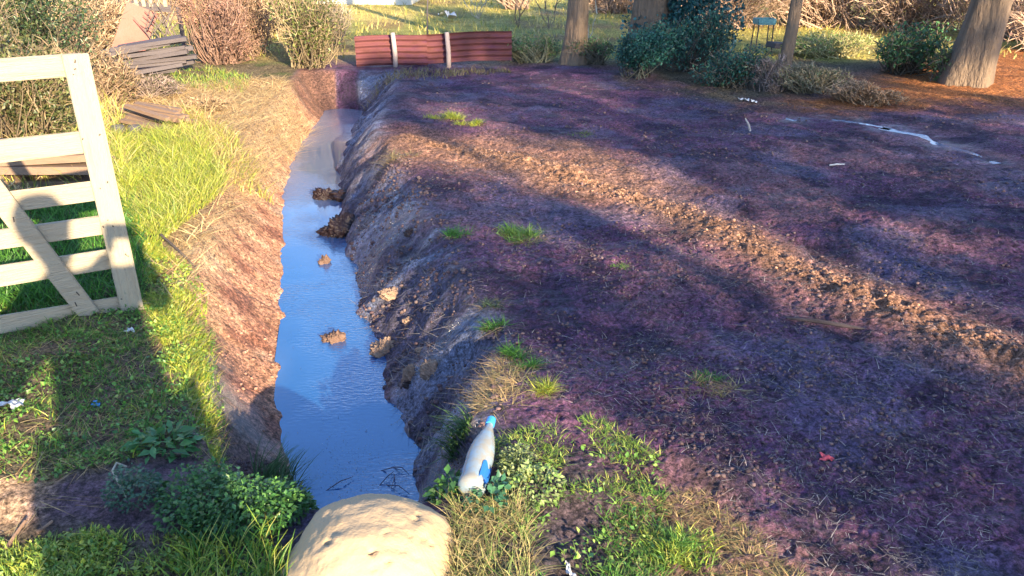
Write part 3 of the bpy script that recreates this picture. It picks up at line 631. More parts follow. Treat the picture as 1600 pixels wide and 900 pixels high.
for k in range(16):
    a_ = random.uniform(0, 6.28); p0 = Vector((random.uniform(-.2, .2), random.uniform(-.1, .1), random.uniform(-.3, .1))); p1 = p0 + Vector((math.cos(a_) * .25, math.sin(a_) * .15, random.uniform(.2, .5)))
    MB().tube([p0, (p0 + p1) / 2 + Vector((random.uniform(-.04, .04), 0, 0)), p1], [.011, .009, .005], 5).build('stick', 'twig', sticks, col=(.12, .09, .08))

# white building and small teal tray
hb = empty('white_shed', (-6.4, 20.3, tz(-4, 20) - .1), 'white walled shed behind the green bush at the top of the picture', 'shed', rz=R(-4))
MB().box((2, 2, 1.3), (3.9, 4, 2.6)).build('wall', 'white', hb)
rb = MB(); rb.v = [Vector(q) for q in ((-.25, -.25, 2.6), (4.25, -.25, 2.6), (4.25, 4.25, 2.6), (-.25, 4.25, 2.6), (-.25, 2, 3.6), (4.25, 2, 3.6))]; rb.f = [[0, 1, 5, 4], [2, 3, 4, 5], [1, 2, 5], [3, 0, 4], [3, 2, 1, 0]]
rb.build('roof', 'tile', hb)
dr = MB().box((1.0, -.02, 1.0), (.85, .04, 2.0)).build('door', 'brownwood', hb); MB().box((1.3, -.06, 1.0), (.03, .04, .12)).build('handle', 'dark', dr)
wn_ = MB().box((2.7, -.02, 1.5), (.8, .05, .8)).build('window', 'post', hb); MB().box((2.7, -.05, 1.5), (.66, .01, .66)).build('pane', 'black', wn_)
v_ = Vector((3.72, 12.0, tz(3.72, 12.0))); tr = empty('feeding_tray', tuple(v_), 'small teal tray on thin dark legs standing under the trees', 'tray', rz=R(5))
MB().box((0, 0, .42), (.26, .22, .03)).build('tray_base', 'teal', tr, bevel=.004)
for dx, dy, sx, sy in ((0, -.11, .26, .012), (0, .11, .26, .012), (-.13, 0, .012, .21), (.13, 0, .012, .21)): MB().box((dx, dy, .46), (sx, sy, .06)).build('tray_side', 'teal', tr)
for sx in (-1, 1):
    for sy in (-1, 1): MB().tube([(sx * .11, sy * .09, .41), (sx * .125, sy * .10, -.02)], .009, 6).build('leg', 'dark', tr)
o = MB().box((4.05, 11.9, tz(4.05, 11.9) + .12), (.5, .3, .08), Euler((0, .05, .2)), jit=.01).build('grey_slab', 'greyblock', bevel=.008); tag(o, 'grey slab lying on the ground between the teal tray and the slim trunk', 'slab')

# ------------------------------------------------------------------ litter
def scrap(name, px, py, size, mat, label, cat='litter', zz=.006, asp=.7):
    v_ = gt(px, py); D_ = (v_ - Vector((0, 0, CAMH))).length; s_ = size / FPX * D_; n_ = 7; V = []
    for i in range(n_):
        for k in range(n_):
            a_, b_ = i / (n_ - 1) - .5, k / (n_ - 1) - .5; r_ = 1 + .35 * math.sin(3 * math.atan2(b_, a_) + px)
            V.append((a_ * s_ * r_, b_ * s_ * asp * r_, s_ * .22 * (math.sin(a_ * 9 + px) * math.cos(b_ * 8)) + s_ * .15))
    q = (np.arange(n_ - 1)[:, None] * n_ + np.arange(n_ - 1)[None]).ravel()[:, None]; F1 = q + np.array([0, n_, n_ + 1, 1]); V = np.array(V)
    o = mesh_np(name, np.concatenate([V, V - np.array([0, 0, .0015])]), np.concatenate([F1, F1[:, ::-1] + len(V)]), mat, smooth=True); o.location = v_ + Vector((0, 0, zz)); o.rotation_euler = (.25, 0, px * .37)
    return tag(o, label, cat)
scrap('red_scrap', 1290, 719, 16, 'redscrap', 'small pink red scrap lying on the dark mud at the lower right')
scrap('blue_scrap', 151, 634, 12, 'bluecap', 'little bright blue scrap in the shaded grass below the gate')
scrap('crumpled_paper', 24, 636, 22, 'paper', 'crumpled whitish paper in the grass at the left edge of the photo', asp=1)
scrap('white_scrap', 1162, 158, 12, 'paper', 'left piece of white litter by the dark verge at the back of the yard')
scrap('white_scrap', 1176, 163, 10, 'paper', 'right piece of white litter by the dark verge at the back of the yard')
scrap('white_sack', 702, 34, 26, 'paper', 'white heap lying out in the sunny meadow beyond the iron fence', zz=.08)
scrap('pale_scrap', 888, 895, 26, 'paper', 'pale strip of litter in the grass at the bottom of the photo', asp=.3)
scrap('pale_leaf', 204, 518, 10, 'paper', 'small pale leaf on the grass right below the gate post')
v_ = gt(1308, 260); o = MB().tube([(-.06, 0, .01), (0, .004, .016), (.06, .012, .014)], [.006, .007, .004], 6).build('white_stick', 'twig', col=(.6, .55, .5)); o.location = v_; tag(o, 'short white stick lying on the mud in the middle of the right side', 'stick')
v_ = gt(1172, 205); o = MB().tube([(0, 0, 0), (-.02, 0, .06), (-.05, .03, .11)], [.012, .010, .006], 6).build('stub_stick', 'twig', col=(.35, .3, .27)); o.location = v_; tag(o, 'short pale stick poking out of the far mud below the dark verge', 'stick')
v_ = gt(1290, 510); o = MB().tube([(-.16, .06, .012), (-.05, .02, .02), (.06, -.02, .018), (.17, -.05, .01)], [.006, .010, .010, .005], 7).build('dark_branch', 'twig', col=(.05, .035, .035)); o.location = v_; tag(o, 'straight dark branch lying on the mud right of centre', 'branch')
p_ = [gt(185, 735), gt(180, 750), gt(190, 770), gt(200, 785)]; o = MB().tube([p_[0] + Vector((.03, 0, .015)), p_[0] + Vector((0, 0, .03)), p_[1] + Vector((0, 0, .04)), p_[2] + Vector((0, 0, .03)), p_[3] + Vector((0, 0, .012))], [.003, .004, .004, .004, .002], 7).build('bent_twig', 'twig', col=(.30, .27, .2)); tag(o, 'bent pale twig arching over the dark track beside the fern', 'twig')
o = MB().tube([gt(255, 385) + Vector((0, 0, .07)), gt(285, 410) + Vector((0, 0, .06)), gt(312, 432) + Vector((0, 0, .03))], [.007, .006, .004], 6).build('dark_stick', 'twig', col=(.07, .05, .04)); tag(o, 'thin dark stick lying in the sunny straw right of the gate', 'stick')
for k, (a, b) in enumerate((((10, 865), (42, 822)), ((60, 838), (85, 822)))):
    o = MB().tube([gt(*a) + Vector((0, 0, .015)), gt(*b) + Vector((0, 0, .02))], [.006, .004], 6).build('dry_stick', 'twig', col=(.2, .12, .08)); tag(o, ('longer' if k == 0 else 'shorter') + ' brown stick on the sunlit sand at the lower left corner', 'stick')
P_ = [((610, 728), (640, 745)), ((590, 760), (615, 740)), ((592, 735), (628, 738)), ((615, 738), (612, 765)), ((505, 768), (552, 748)), ((600, 756), (640, 775))]
tw = empty('sunken_twigs', (*g(610, 745, WZ), WZ), 'forked dark twigs poking out of the blue water beside the pale lump', 'twigs')
for a, b in P_:
    p0 = Vector((*g(*a, WZ), WZ)) - tw.location; p1 = Vector((*g(*b, WZ), WZ)) - tw.location
    MB().tube([p0 + Vector((0, 0, -.005)), (p0 + p1) / 2 + Vector((0.01, 0, .02)), p1 + Vector((0, 0, .01))], [.0018, .0025, .0012], 5).build('twig', 'twig', tw, col=(.10, .10, .14))

# ------------------------------------------------------------------ grass
GREEN = [(.14, .27, .045), (.19, .33, .055), (.10, .21, .045), (.27, .36, .08)]
LUSH = [(.07, .20, .03), (.11, .28, .04), (.05, .14, .03)]
YEL = [(.42, .42, .05), (.34, .40, .05), (.52, .48, .12), (.22, .32, .04)]
STRAW = [(.60, .42, .19), (.48, .30, .14), (.68, .52, .26), (.34, .20, .10)]
DRY = [(.22, .15, .08), (.30, .22, .11), (.16, .10, .06), (.20, .20, .07)]
def patch(acc, poly, n_, L, wd, cols, lean=.4, droop=.5, clump=0., cf=6, seed=0, flat=0., world=False, nseg=3, dz=0):
    x, y = scatter(poly, n_, clump, cf, seed, world); z = terrain(x, y) + dz
    acc.add(blades(x, y, z, rng.uniform(L[0], L[1], n_), wd, pal(cols, n_), lean, droop, None, nseg, .008, flat))
A = Acc()
nearpoly = [(-160,495),(215,480),(325,470),(345,650),(345,745),(280,700),(200,740),(90,768),(-200,790)]
patch(A, nearpoly, 9500, (.012, .04), .0042, GREEN + [(.3,.36,.1)], .7, .8, .54, 7, 1)
patch(A, nearpoly, 3000, (.03, .07), .004, LUSH, .7, .8, .55, 9, 31)
patch(A, nearpoly, 1800, (.03, .08), .0035, YEL + GREEN, .7, .9, .56, 6, 2)
patch(A, nearpoly, 2500, (.04, .10), .0035, STRAW, .8, .9, .4, 5, 3, flat=.6)
patch(A, [(-200,470),(-200,320),(215,320),(232,480),(120,500),(-200,520)], 6000, (.08, .20), .006, LUSH, .5, .7)
patch(A, [(172,225),(300,215),(352,285),(335,312),(235,400),(195,330)], 7500, (.08, .24), .0055, YEL + [(.45,.42,.16)], .6, .8, .3, 3, 4)
patch(A, [(228,380),(318,430),(318,560),(345,745),(300,640),(262,560),(232,480)], 6000, (.02, .065), .005, YEL, .6, .8, .45, 7, 5)
patch(A, [(170,190),(260,200),(350,280),(420,250),(300,180)], 2500, (.08, .2), .006, YEL + STRAW, .6, .8, .3, 3, 6)
patch(A, [(-100,915),(-60,880),(60,860),(240,850),(300,840),(440,855),(452,980),(-100,980)], 5500, (.02, .06), .004, GREEN + YEL, .6, .7, .45, 6, 7)
patch(A, [(300,860),(440,850),(460,980),(250,980)], 350, (.08, .17), .005, LUSH + YEL, .5, .5)
patch(A, [(760,700),(900,665),(950,668),(1045,725),(1015,775),(870,790),(790,765)], 3000, (.012, .05), .0035, GREEN + YEL[2:], .8, .9, .53, 6, 8)
patch(A, [(700,800),(1040,770),(1040,980),(700,980)], 2600, (.015, .055), .004, GREEN + LUSH, .7, .8, .60, 5, 9)
patch(A, [(1000,830),(1130,830),(1110,900),(1010,890)], 900, (.02, .05), .004, YEL + GREEN, .6, .7, .5, 6, 10)
patch(A, [(262,115),(330,108),(400,125),(380,150),(280,140)], 1100, (.04, .12), .007, GREEN + YEL[:1] + STRAW[:1], .6, .7, .4, 4, 44)
A.build('grass', 'grass').update_tag(); tag(bpy.data.objects['grass'], 'short green and yellow grass growing on both near banks of the ditch', 'grass', None, 'stuff')
A = Acc()
patch(A, [(190,150),(440,125),(480,150),(425,205),(345,320),(295,440),(285,540),(250,420),(335,320),(340,230),(200,200)], 8000, (.06, .24), .0055, STRAW, .8, .9, .25, 4, 11, flat=.5)
patch(A, [(300,250),(420,160),(440,170),(345,320),(285,440),(265,400)], 1000, (.10, .26), .006, STRAW, .9, .9, 0, 4, 12, flat=.8)
patch(A, [(-300,150),(190,150),(200,300),(-300,340)], 6000, (.12, .35), .006, STRAW + YEL, .6, .7, .3, 2, 13)
patch(A, [(960,740),(1105,765),(1250,900),(1330,980),(960,980),(950,850)], 8500, (.012, .05), .0033, STRAW[:2] + DRY + DRY, .9, .95, .5, 8, 14, flat=.35)
patch(A, [(705,800),(820,800),(835,900),(835,980),(690,980)], 2000, (.03, .11), .003, [(.42,.36,.14), (.38,.28,.14), (.16,.22,.06), (.26,.19,.10)], .8, .9, .42, 8, 15)
patch(A, [(745,600),(800,560),(835,600),(800,650),(750,650)], 1500, (.02, .09), .0035, STRAW[:2] + DRY, .9, .95, .4, 8, 16, flat=.6)
patch(A, [(-200,790),(90,775),(92,815),(60,832),(-200,900)], 300, (.04, .14), .003, STRAW, .9, .9, 0, 6, 17, flat=.9)
A.build('dry_grass', 'straw'); tag(bpy.data.objects['dry_grass'], 'matted tan straw and dead grass along the left lip of the ditch and near bottom right', 'dry grass', None, 'stuff')
# short fibres, straw bits and crumbs pressed in the mud
A = Acc()
mudpoly = [(700,240),(640,330),(760,500),(800,620),(960,660),(1100,740),(1300,980),(2100,980),(1900,300),(1620,170),(1300,190),(980,125),(640,120)]
def near_scatter(n_, lo=1.5, hi=10.5):
    r_ = lo * (hi / lo) ** rng.random(n_ * 3); a_ = rng.uniform(-.32, .68, n_ * 3); x = r_ * np.sin(a_); y = r_ * np.cos(a_); k = pip(x, y, [g(*q) for q in mudpoly]); return x[k][:n_], y[k][:n_]
x, y = near_scatter(22000); k = fbm(x, y, 2.5, 3, 601) > -.12; x, y = x[k], y[k]; dd = np.hypot(x, y)
A.add(blades(x, y, terrain(x, y) + .003, rng.uniform(.004, .018, len(x)) * (1 + dd * .22), .0011 + dd * .0004, pal([(.34,.27,.23), (.22,.16,.14), (.12,.08,.07), (.26,.20,.16), (.45,.38,.33)], len(x)), .9, .9, None, 2, .002, .85))
x, y = near_scatter(1300); dd = np.hypot(x, y)
A.add(blades(x, y, terrain(x, y) + .004, rng.uniform(.015, .05, len(x)), .0012 + dd * .0003, pal([(.5,.42,.36), (.4,.33,.27)], len(x)), .9, .9, None, 3, .001, .6))
x, y = scatter([(570,250),(620,330),(700,430),(760,620),(720,720),(640,700),(560,480),(540,300)], 1500); A.add(blades(x, y, terrain(x, y) + .002, rng.uniform(.02, .08, 1500), .003, pal([(.3,.24,.2), (.18,.13,.11), (.45,.38,.3)], 1500), .9, .9, None, 3, .002, .8))
A.build('straw_bits', 'straw'); tag(bpy.data.objects['straw_bits'], 'short pale fibres and straw bits trodden into the dark mud', 'straw', None, 'stuff')
# crumbled soil on rut, banks and yard
Vs = []; Fs = []; Ks = []; nn_ = 0
def crumbs(x, y, S, cols, sink=.2, sub=1):
    global nn_
    S = np.broadcast_to(S, x.shape); P_ = np.stack([x, y, terrain(x, y) + S * (.5 - sink)], 1); V_, F3_, K_ = rocks(P_, S, pal(cols, len(x)), 1, sub); Vs.append(V_); Fs.append(F3_ + nn_); Ks.append(K_); nn_ += len(V_)
SO = [(.28,.14,.085), (.20,.10,.06), (.34,.19,.12)]; DK = [(.09,.05,.055), (.065,.038,.042), (.12,.07,.065)]
x, y = scatter([(680,225),(800,235),(1090,300),(1260,395),(1480,500),(1600,560),(1500,560),(1330,480),(1200,450),(980,350),(820,290),(700,260)], 14000)
k = (ridge_line(x, y) < np.abs(rng.normal(0, .07 + .03 * np.clip(y - 3, 0, 4), len(x)))) & (fbm(x, y, 3, 3, 640) > -.1); x, y = x[k], y[k]; crumbs(x, y, .002 + .010 * rng.random(len(x)) ** 4, SO, .5)
x, y = near_scatter(9000); k = fbm(x, y, 3, 3, 620) > 0; x, y = x[k], y[k]; crumbs(x, y, (.002 + .006 * rng.random(len(x)) ** 2) * (1 + .1 * np.hypot(x, y)), DK + [(.16,.10,.09)])
x, y = scatter([(560,270),(640,250),(700,350),(760,500),(790,640),(720,720),(640,720),(600,600),(540,440),(530,330)], 1800, .5, 5, 33); crumbs(x, y, .004 + .012 * rng.random(len(x)) ** 3, DK + [(.15,.10,.09)])
x, y = scatter([(330,430),(440,300),(470,500),(475,600),(380,620),(330,560)], 300, .5, 4, 34); crumbs(x, y, .003 + .008 * rng.random(len(x)) ** 2, [(.30,.16,.11), (.24,.12,.09)])
x, y = scatter([(340,640),(400,600),(470,640),(490,760),(400,790),(350,760)], 900, .4, 6, 36); crumbs(x, y, .003 + .012 * rng.random(len(x)) ** 2, DK, .3)
o = mesh_np('crumbled_soil', np.concatenate(Vs), None, 'clodattr', col=np.concatenate(Ks), F3=np.concatenate(Fs), smooth=False); tag(o, 'crumbled soil and small clods along the tractor rut and the banks', 'soil', None, 'stuff')

# single tufts on the mud
def tuft(px, py, wpx, L, label, cols=LUSH, n_=220, dry=60, name='grass_tuft'):
    v_ = gt(px, py); r_ = wpx / FPX * (v_ - Vector((0, 0, CAMH))).length / 2; A = Acc()
    for cnt, cc, fl_ in ((n_, cols, .05), (dry, STRAW + DRY, .6)):
        a_ = rng.uniform(0, 6.28, cnt); nc = 5; ca = rng.uniform(0, 6.28, nc); cq = r_ * rng.uniform(.1, .95, nc); ci = np.minimum((rng.random(cnt) ** 1.6 * nc).astype(int), nc - 1)
        q = r_ * np.abs(rng.normal(0, .28, cnt)) * (1 if fl_ < .1 else 1.6); x = v_.x + np.cos(ca[ci]) * cq[ci] + np.cos(a_) * q; y = v_.y + (np.sin(ca[ci]) * cq[ci] + np.sin(a_) * q) * .8
        t_ = blades(x, y, terrain(x, y), rng.uniform(L * .3, L * 1.1, cnt), .0038, pal(cc, cnt, .4), .9, .9, rng.uniform(0, 6.28, cnt), 3, .006, fl_); A.add((t_[0] - np.array(v_), t_[1], t_[2]))
    o = A.build(name, 'grass'); o.location = v_; return tag(o, label, 'grass tuft', 'grass tufts on the bare mud')
tuft(712, 368, 42, .09, 'bluish green tuft at the top of the right bank, beside the wider pair', LUSH, 260)
tuft(815, 372, 80, .10, 'wide green tuft on the mud right of the bank, under the sunny rut', GREEN, 620, 260)
tuft(968, 416, 30, .04, 'tiny bright green tuft near the middle of the yard', GREEN, 120)
tuft(773, 512, 32, .07, 'small green tuft on the bank lip left of the shiny mud', LUSH, 220, 80)
tuft(770, 475, 30, .06, 'faint greyish tuft just above the small one on the bank lip', [(.08,.12,.06), (.1,.12,.07)], 160, 80)
tuft(800, 555, 40, .08, 'dark green tuft above the dry straw patch near the bottle', LUSH, 260, 60)
tuft(826, 572, 34, .06, 'second green tuft just right of the dark green one', LUSH, 160, 60)
tuft(852, 608, 34, .07, 'bright yellow green tuft nearest the viewer on the bank lip', YEL, 320, 30)
tuft(1108, 592, 44, .055, 'lone green tuft on dark mud right of centre with flat straw below it', LUSH, 160, 30)
tuft(1112, 608, 70, .07, 'flat dead straw tuft just under the lone green tuft', DRY, 60, 200)
tuft(700, 185, 60, .09, 'yellow green tuft by the far end of the ditch, left half', YEL, 800, 80)
tuft(735, 197, 40, .08, 'yellow green tuft by the far end of the ditch, right half', YEL, 520, 60)
tuft(905, 212, 60, .05, 'thin dark grass tuft in the far mud above the rut', DRY + GREEN, 260, 60)
tuft(1060, 850, 60, .05, 'vivid green tuft among the brown dead grass at the bottom', GREEN + LUSH, 420, 40)
tuft(620, 245, 60, .12, 'dry brown tuft hanging over the right bank near the sunlit patch', DRY, 120, 320)

A = Acc()
for poly, cnt, cl_, cc in ((nearpoly, 5200, .50, GREEN + LUSH), ([(228,380),(318,430),(318,560),(345,745),(300,640),(262,560),(232,480)], 2600, .45, YEL + GREEN), ([(790,700),(1040,700),(1040,900),(700,900)], 500, .55, GREEN), ([(-100,850),(440,850),(452,980),(-100,980)], 2400, .5, GREEN + YEL)):
    x, y = scatter(poly, cnt, cl_, 8, 55); A.add(leaves(np.stack([x, y, terrain(x, y) + rng.uniform(.003, .022, cnt)], 1), rng.uniform(.008, .022, cnt), pal(cc, cnt, .35), .8, .7))
A.build('clover', 'leaf'); tag(bpy.data.objects['clover'], 'small round leaved weeds mixed into the short grass', 'clover', None, 'stuff')
x, y = scatter([(478,688),(600,690),(640,740),(620,770),(520,775),(490,740)], 420, 0, 5, 1); gx2 = np.array([g(a_, b_, WZ) for a_, b_ in zip(rng.normal(545, 45, 420), rng.normal(722, 26, 420))])
A = Acc(); A.add(leaves(np.stack([gx2[:, 0], gx2[:, 1], np.full(420, WZ + .002)], 1), rng.uniform(.002, .006, 420), pal([(.45,.5,.55), (.3,.32,.3), (.2,.16,.12)], 420), 3, .8)); 
gx3 = np.array([g(a_, b_, WZ) for a_, b_ in zip(rng.uniform(450, 640, 160), rng.uniform(300, 780, 160))]); A.add(leaves(np.stack([gx3[:, 0], gx3[:, 1], np.full(160, WZ + .002)], 1), rng.uniform(.003, .010, 160), pal([(.3,.22,.14), (.12,.08,.06)], 160), 3, .5))
A.build('floating_bits', 'straw'); tag(bpy.data.objects['floating_bits'], 'pale specks and leaf bits floating on the blue ditch water', 'debris', None, 'stuff')

# ------------------------------------------------------------------ broad leaved plants near the viewer
def leafplant(name, px, py, wpx, hgt, n_, size, cols, label, group=None, asp=.6, up=.8, zoff=0, depth=1.0, nst=14, mat='leaf', cat='plant'):
    v_ = gt(px, py); v_.z += zoff; r_ = wpx / FPX * (v_ - Vector((0, 0, CAMH))).length / 2
    root = empty(name, tuple(v_), label, cat, group)
    a_ = rng.uniform(0, 6.28, n_); q = r_ * np.sqrt(rng.random(n_)); x = np.cos(a_) * q; y = np.sin(a_) * q * depth
    lob = .35 + 1.3 * np.clip(fbm(v_.x + x, v_.y + y, 3.2 / max(r_, .05) * .35, 3, 900) + .5, 0, 1); x = x * (.6 + lob * .55); y = y * (.6 + lob * .55)
    zg = terrain(v_.x + x, v_.y + y) - v_.z
    P_ = np.stack([x, y, np.maximum(zg, -.5 * hgt) + hgt * rng.uniform(.1, 1.1, n_) * (1 - .6 * (q / r_) ** 2) * lob], 1); dd = np.stack([np.cos(a_), np.sin(a_), np.full(n_, .15)], 1)
    V_, F1, K_ = leaves(P_, size, pal(cols, n_), up, asp, dd); mesh_np('foliage', V_, F1, mat, root, K_)
    ns = min(nst, n_); P0 = np.stack([x[:ns] * .2, y[:ns] * .2, np.full(ns, -.02)], 1)
    V_, F1, K_ = stems(P0, P_[:ns], .0022, pal([(.10,.12,.05)], ns), 0); mesh_np('stems', V_, F1, 'twig', root, K_)
    return root
DG = [(.04,.12,.03), (.06,.17,.04), (.03,.08,.025), (.10,.22,.05)]
leafplant('leafy_weed', 395, 795, 150, .12, 3000, .019, DG, 'biggest mass of dark green leaves at the end of the ditch', 'leafy weeds by the ditch', zoff=.0, depth=.9)
leafplant('leafy_weed', 325, 795, 110, .09, 1300, .019, DG, 'dark leafy weed at the left of the biggest leaf mass', 'leafy weeds by the ditch')
leafplant('leafy_weed', 450, 790, 70, .10, 900, .019, DG, 'dark leafy weed touching the left side of the pale lump', 'leafy weeds by the ditch', zoff=.0)
leafplant('dock_plant', 262, 702, 62, .07, 90, .055, [(.06,.18,.05), (.08,.22,.07)], 'broad leaved plant growing where the shaded grass meets the ditch', asp=.45)
leafplant('fern_weed', 215, 775, 62, .09, 700, .016, [(.05,.13,.07), (.04,.09,.06), (.08,.16,.09)], 'feathery blue green weed beside the bent pale twig')
leafplant('leafy_weed', 700, 775, 50, .09, 160, .032, DG, 'low leafy weed between the pale lump and the bottle', 'leafy weeds by the ditch')
leafplant('leafy_weed', 760, 785, 60, .07, 160, .028, [(.05,.15,.08), (.08,.2,.09)], 'bluish leafy weed at the foot of the bottle', 'leafy weeds by the ditch')
leafplant('trailing_weed', 808, 730, 50, .07, 500, .014, [(.28,.32,.14), (.22,.26,.10), (.14,.18,.05)], 'pale small leaved weed trailing beside the right side of the bottle', zoff=.02)
leafplant('trailing_weed', 832, 762, 74, .06, 500, .016, [(.30,.34,.14), (.16,.26,.06)], 'yellowish trailing weed right of the bottle above the dark hollow')
leafplant('leafy_weed', 110, 885, 80, .03, 260, .014, GREEN + YEL, 'low leafy weed on the sunlit ground at the bottom left', 'leafy weeds by the ditch')
def longgrass(px, py, wpx, L, n_, cols, label, az=None, lean=.6):
    v_ = gt(px, py); r_ = wpx / FPX * (v_ - Vector((0, 0, CAMH))).length / 2; a_ = rng.uniform(0, 6.28, n_); q = r_ * np.sqrt(rng.random(n_)); x = v_.x + np.cos(a_) * q; y = v_.y + np.sin(a_) * q
    az_ = None if az is None else rng.normal(az, .5, n_); t_ = blades(x, y, terrain(x, y), rng.uniform(L * .5, L, n_), .0055, pal(cols, n_), lean, .9, az_, 4)
    o = mesh_np('long_grass', t_[0] - np.array(v_), t_[1], 'grass', None, t_[2]); o.location = v_; return tag(o, label, 'grass clump', 'long grass clumps')
longgrass(720, 690, 40, .16, 130, [(.05,.11,.04), (.08,.15,.05)], 'dark long grass hanging towards the water left of the bottle', R(-150))
longgrass(430, 760, 60, .20, 120, [(.06,.14,.05), (.10,.18,.07)], 'dark long blades arching over the left end of the water', R(60))
longgrass(260, 235, 40, .30, 250, YEL, 'tall sunny grass clump on the lip right of the gate post', None, .4)
longgrass(290, 190, 70, .42, 60, STRAW, 'pale upright straw stalks beside the low heap of brown boards', None, .5)
longgrass(60, 455, 120, .22, 260, LUSH, 'tall deep green grass behind the lower rails of the gate')

# ------------------------------------------------------------------ bushes and dry brush
def bush(name, px, py, wpx, h, label, leafc, n_=3000, lsize=.05, stemc=(.16,.11,.08), nst=220, group=None, depth=.8, lobes=6, y_off=0., cat='bush', asp=.5, hollow=.3, mat='leaf'):
    v_ = gt(px, py); v_.y += y_off; D_ = (v_ - Vector((0, 0, CAMH))).length; r_ = wpx / FPX * D_ / 2
    root = empty(name, tuple(v_), label, cat, group)
    lc = [(random.uniform(-.65, .65) * r_, random.uniform(-.6, .6) * r_ * depth, h * random.uniform(.3, .8), random.uniform(.32, .55)) for _ in range(lobes)]
    tot = []; per = n_ // lobes
    for (a_, b_, c_, k_) in lc:
        d = rng.normal(size=(per, 3)); d /= np.linalg.norm(d, axis=1)[:, None]; rad = rng.uniform(hollow, 1.12, (per, 1)) ** .6
        cl = (fbm(d[:, 0] * 2 + a_ * 5, d[:, 2] * 2 + d[:, 1] * 2, 1.6, 3, 700) > -.10)
        q = np.array([a_, b_, c_]) + d * rad * np.array([r_ * k_ * 1.1, r_ * k_ * depth, h * k_ * .85]); tot.append(q[cl])
    P_ = np.concatenate(tot); P_ = P_[P_[:, 2] > .01]
    if len(leafc):
        lc_ = pal(leafc, len(P_)) * (1 + fbm(P_[:, 0] * 3, P_[:, 2] * 3 + P_[:, 1], 2.0, 2, 710)[:, None] * 1.0)
        V_, F1, K_ = leaves(P_, lsize, np.clip(lc_, .01, .7), .4, asp); mesh_np('foliage', V_, F1, mat, root, K_)
    # stems fan from the foot to points in the crown, twigs go on from there
    e_ = P_[rng.integers(0, len(P_), nst)]; s0 = np.stack([rng.normal(0, r_ * .18, nst), rng.normal(0, r_ * .12, nst), np.full(nst, -.03)], 1)
    A_ = Acc(); A_.add(stems(s0, e_, .004 + .002 * D_ * .3, pal([stemc], nst), .0, 4))
    t0 = P_[rng.integers(0, len(P_), nst * 3)]; d = rng.normal(size=(nst * 3, 3)) * .6 + t0 / (np.linalg.norm(t0, axis=1)[:, None] + .1); t1 = t0 + d * h * .13
    A_.add(stems(t0, t1, .0022 + .0003 * D_, pal([stemc, tuple(min(1, c_ * 1.8) for c_ in stemc)], nst * 3), 0, 2)); A_.build('stems', 'twig', root)
    return root
GB = 'bushes and brush on the left side'
OLV = [(.10,.12,.04), (.16,.17,.06), (.07,.09,.035)]; BRN = [(.30,.18,.10), (.38,.25,.14), (.22,.13,.08)]; RED = [(.30,.15,.11), (.38,.22,.14), (.24,.12,.10)]
bush('bush', 30, 235, 190, .95, 'olive green bush directly behind the top rail of the gate', OLV + [(.24,.2,.09)], 8000, .04, (.17,.12,.07), 160, GB)
bush('bush', 75, 150, 230, 1.15, 'dark green bush in the top left corner of the photo', [(.035,.075,.03), (.06,.10,.045), (.10,.12,.045)], 10000, .045, (.10,.08,.055), 120, GB)
bush('bush', -60, 180, 200, 1.3, 'olive bush cut by the left edge of the photo', OLV, 7000, .045, (.14,.10,.07), 120, GB)
bush('brush', 160, 165, 100, .5, 'brown twiggy brush between the gate post and the dark board stack', BRN + OLV, 2600, .03, (.24,.16,.10), 320, GB)
bush('brush', 130, 90, 120, 1.0, 'pale dry brush behind the dark green corner bush', BRN + [(.5,.4,.25)], 2600, .04, (.35,.24,.15), 400, GB)
bush('brush', 180, 65, 110, 1.1, 'tan brush left of the leaning red sheet', BRN, 1800, .04, (.38,.27,.17), 420, GB)
bush('brush', 345, 100, 90, 1.0, 'reddish brown brush just right of the dark board stack', RED, 4200, .035, (.19,.11,.08), 300, GB)
bush('brush', 385, 85, 110, 1.15, 'rusty coloured brush between the red brown brush and the green bush', RED + BRN, 4200, .04, (.22,.14,.09), 280, GB)
bush('bush', 485, 105, 130, .95, 'green leafy bush at the left end of the iron fence', [(.14,.18,.04), (.22,.24,.06), (.09,.13,.03)], 4200, .045, (.22,.16,.09), 240, GB)
bush('bush', 430, 55, 130, 1.3, 'yellowish bush in front of the white shed', [(.28,.26,.09), (.2,.2,.06), (.36,.28,.13)], 3500, .05, (.35,.26,.15), 360, GB)
bush('brush', 520, 118, 70, .55, 'low grey green brush at the foot of the iron fence', [(.14,.17,.08), (.24,.2,.12)], 900, .035, (.28,.22,.16), 240, GB)
bush('brush', 318, 172, 70, .16, 'small heap of dead stalks right of the brown boards', BRN, 200, .03, (.24,.16,.09), 160, GB, cat='brush')
bush('bush', 228, 152, 100, .26, 'low grey brown bush in front of the dark board stack', [(.16,.13,.10), (.2,.18,.09)], 1400, .03, (.18,.13,.11), 300, GB)
bush('brush', 20, 330, 60, .2, 'dry stalks beside the planks seen through the gate', BRN, 60, .03, (.40,.28,.15), 160, GB)
bush('brush', 270, 30, 90, 1.3, 'dry brown brush behind the picket panel', BRN, 1800, .05, (.32,.22,.14), 360, GB)
GR = 'shrubs along the back of the yard'
DB = [(.02,.09,.07), (.035,.13,.10), (.015,.06,.055), (.06,.19,.12)]
bush('shrub', 995, 120, 140, .58, 'dense dark green shrub at the foot of the big ivy covered trunk', DB, 8000, .042, (.04,.045,.04), 30, GR)
bush('shrub', 1075, 112, 110, .75, 'dark shrub right of the dense one, below the hanging twigs', DB, 5200, .04, (.07,.06,.05), 70, GR)
bush('shrub', 1145, 134, 120, .42, 'low loose green shrub left of the slim trunk', DB + [(.08,.15,.06)], 3800, .04, (.10,.08,.06), 90, GR)
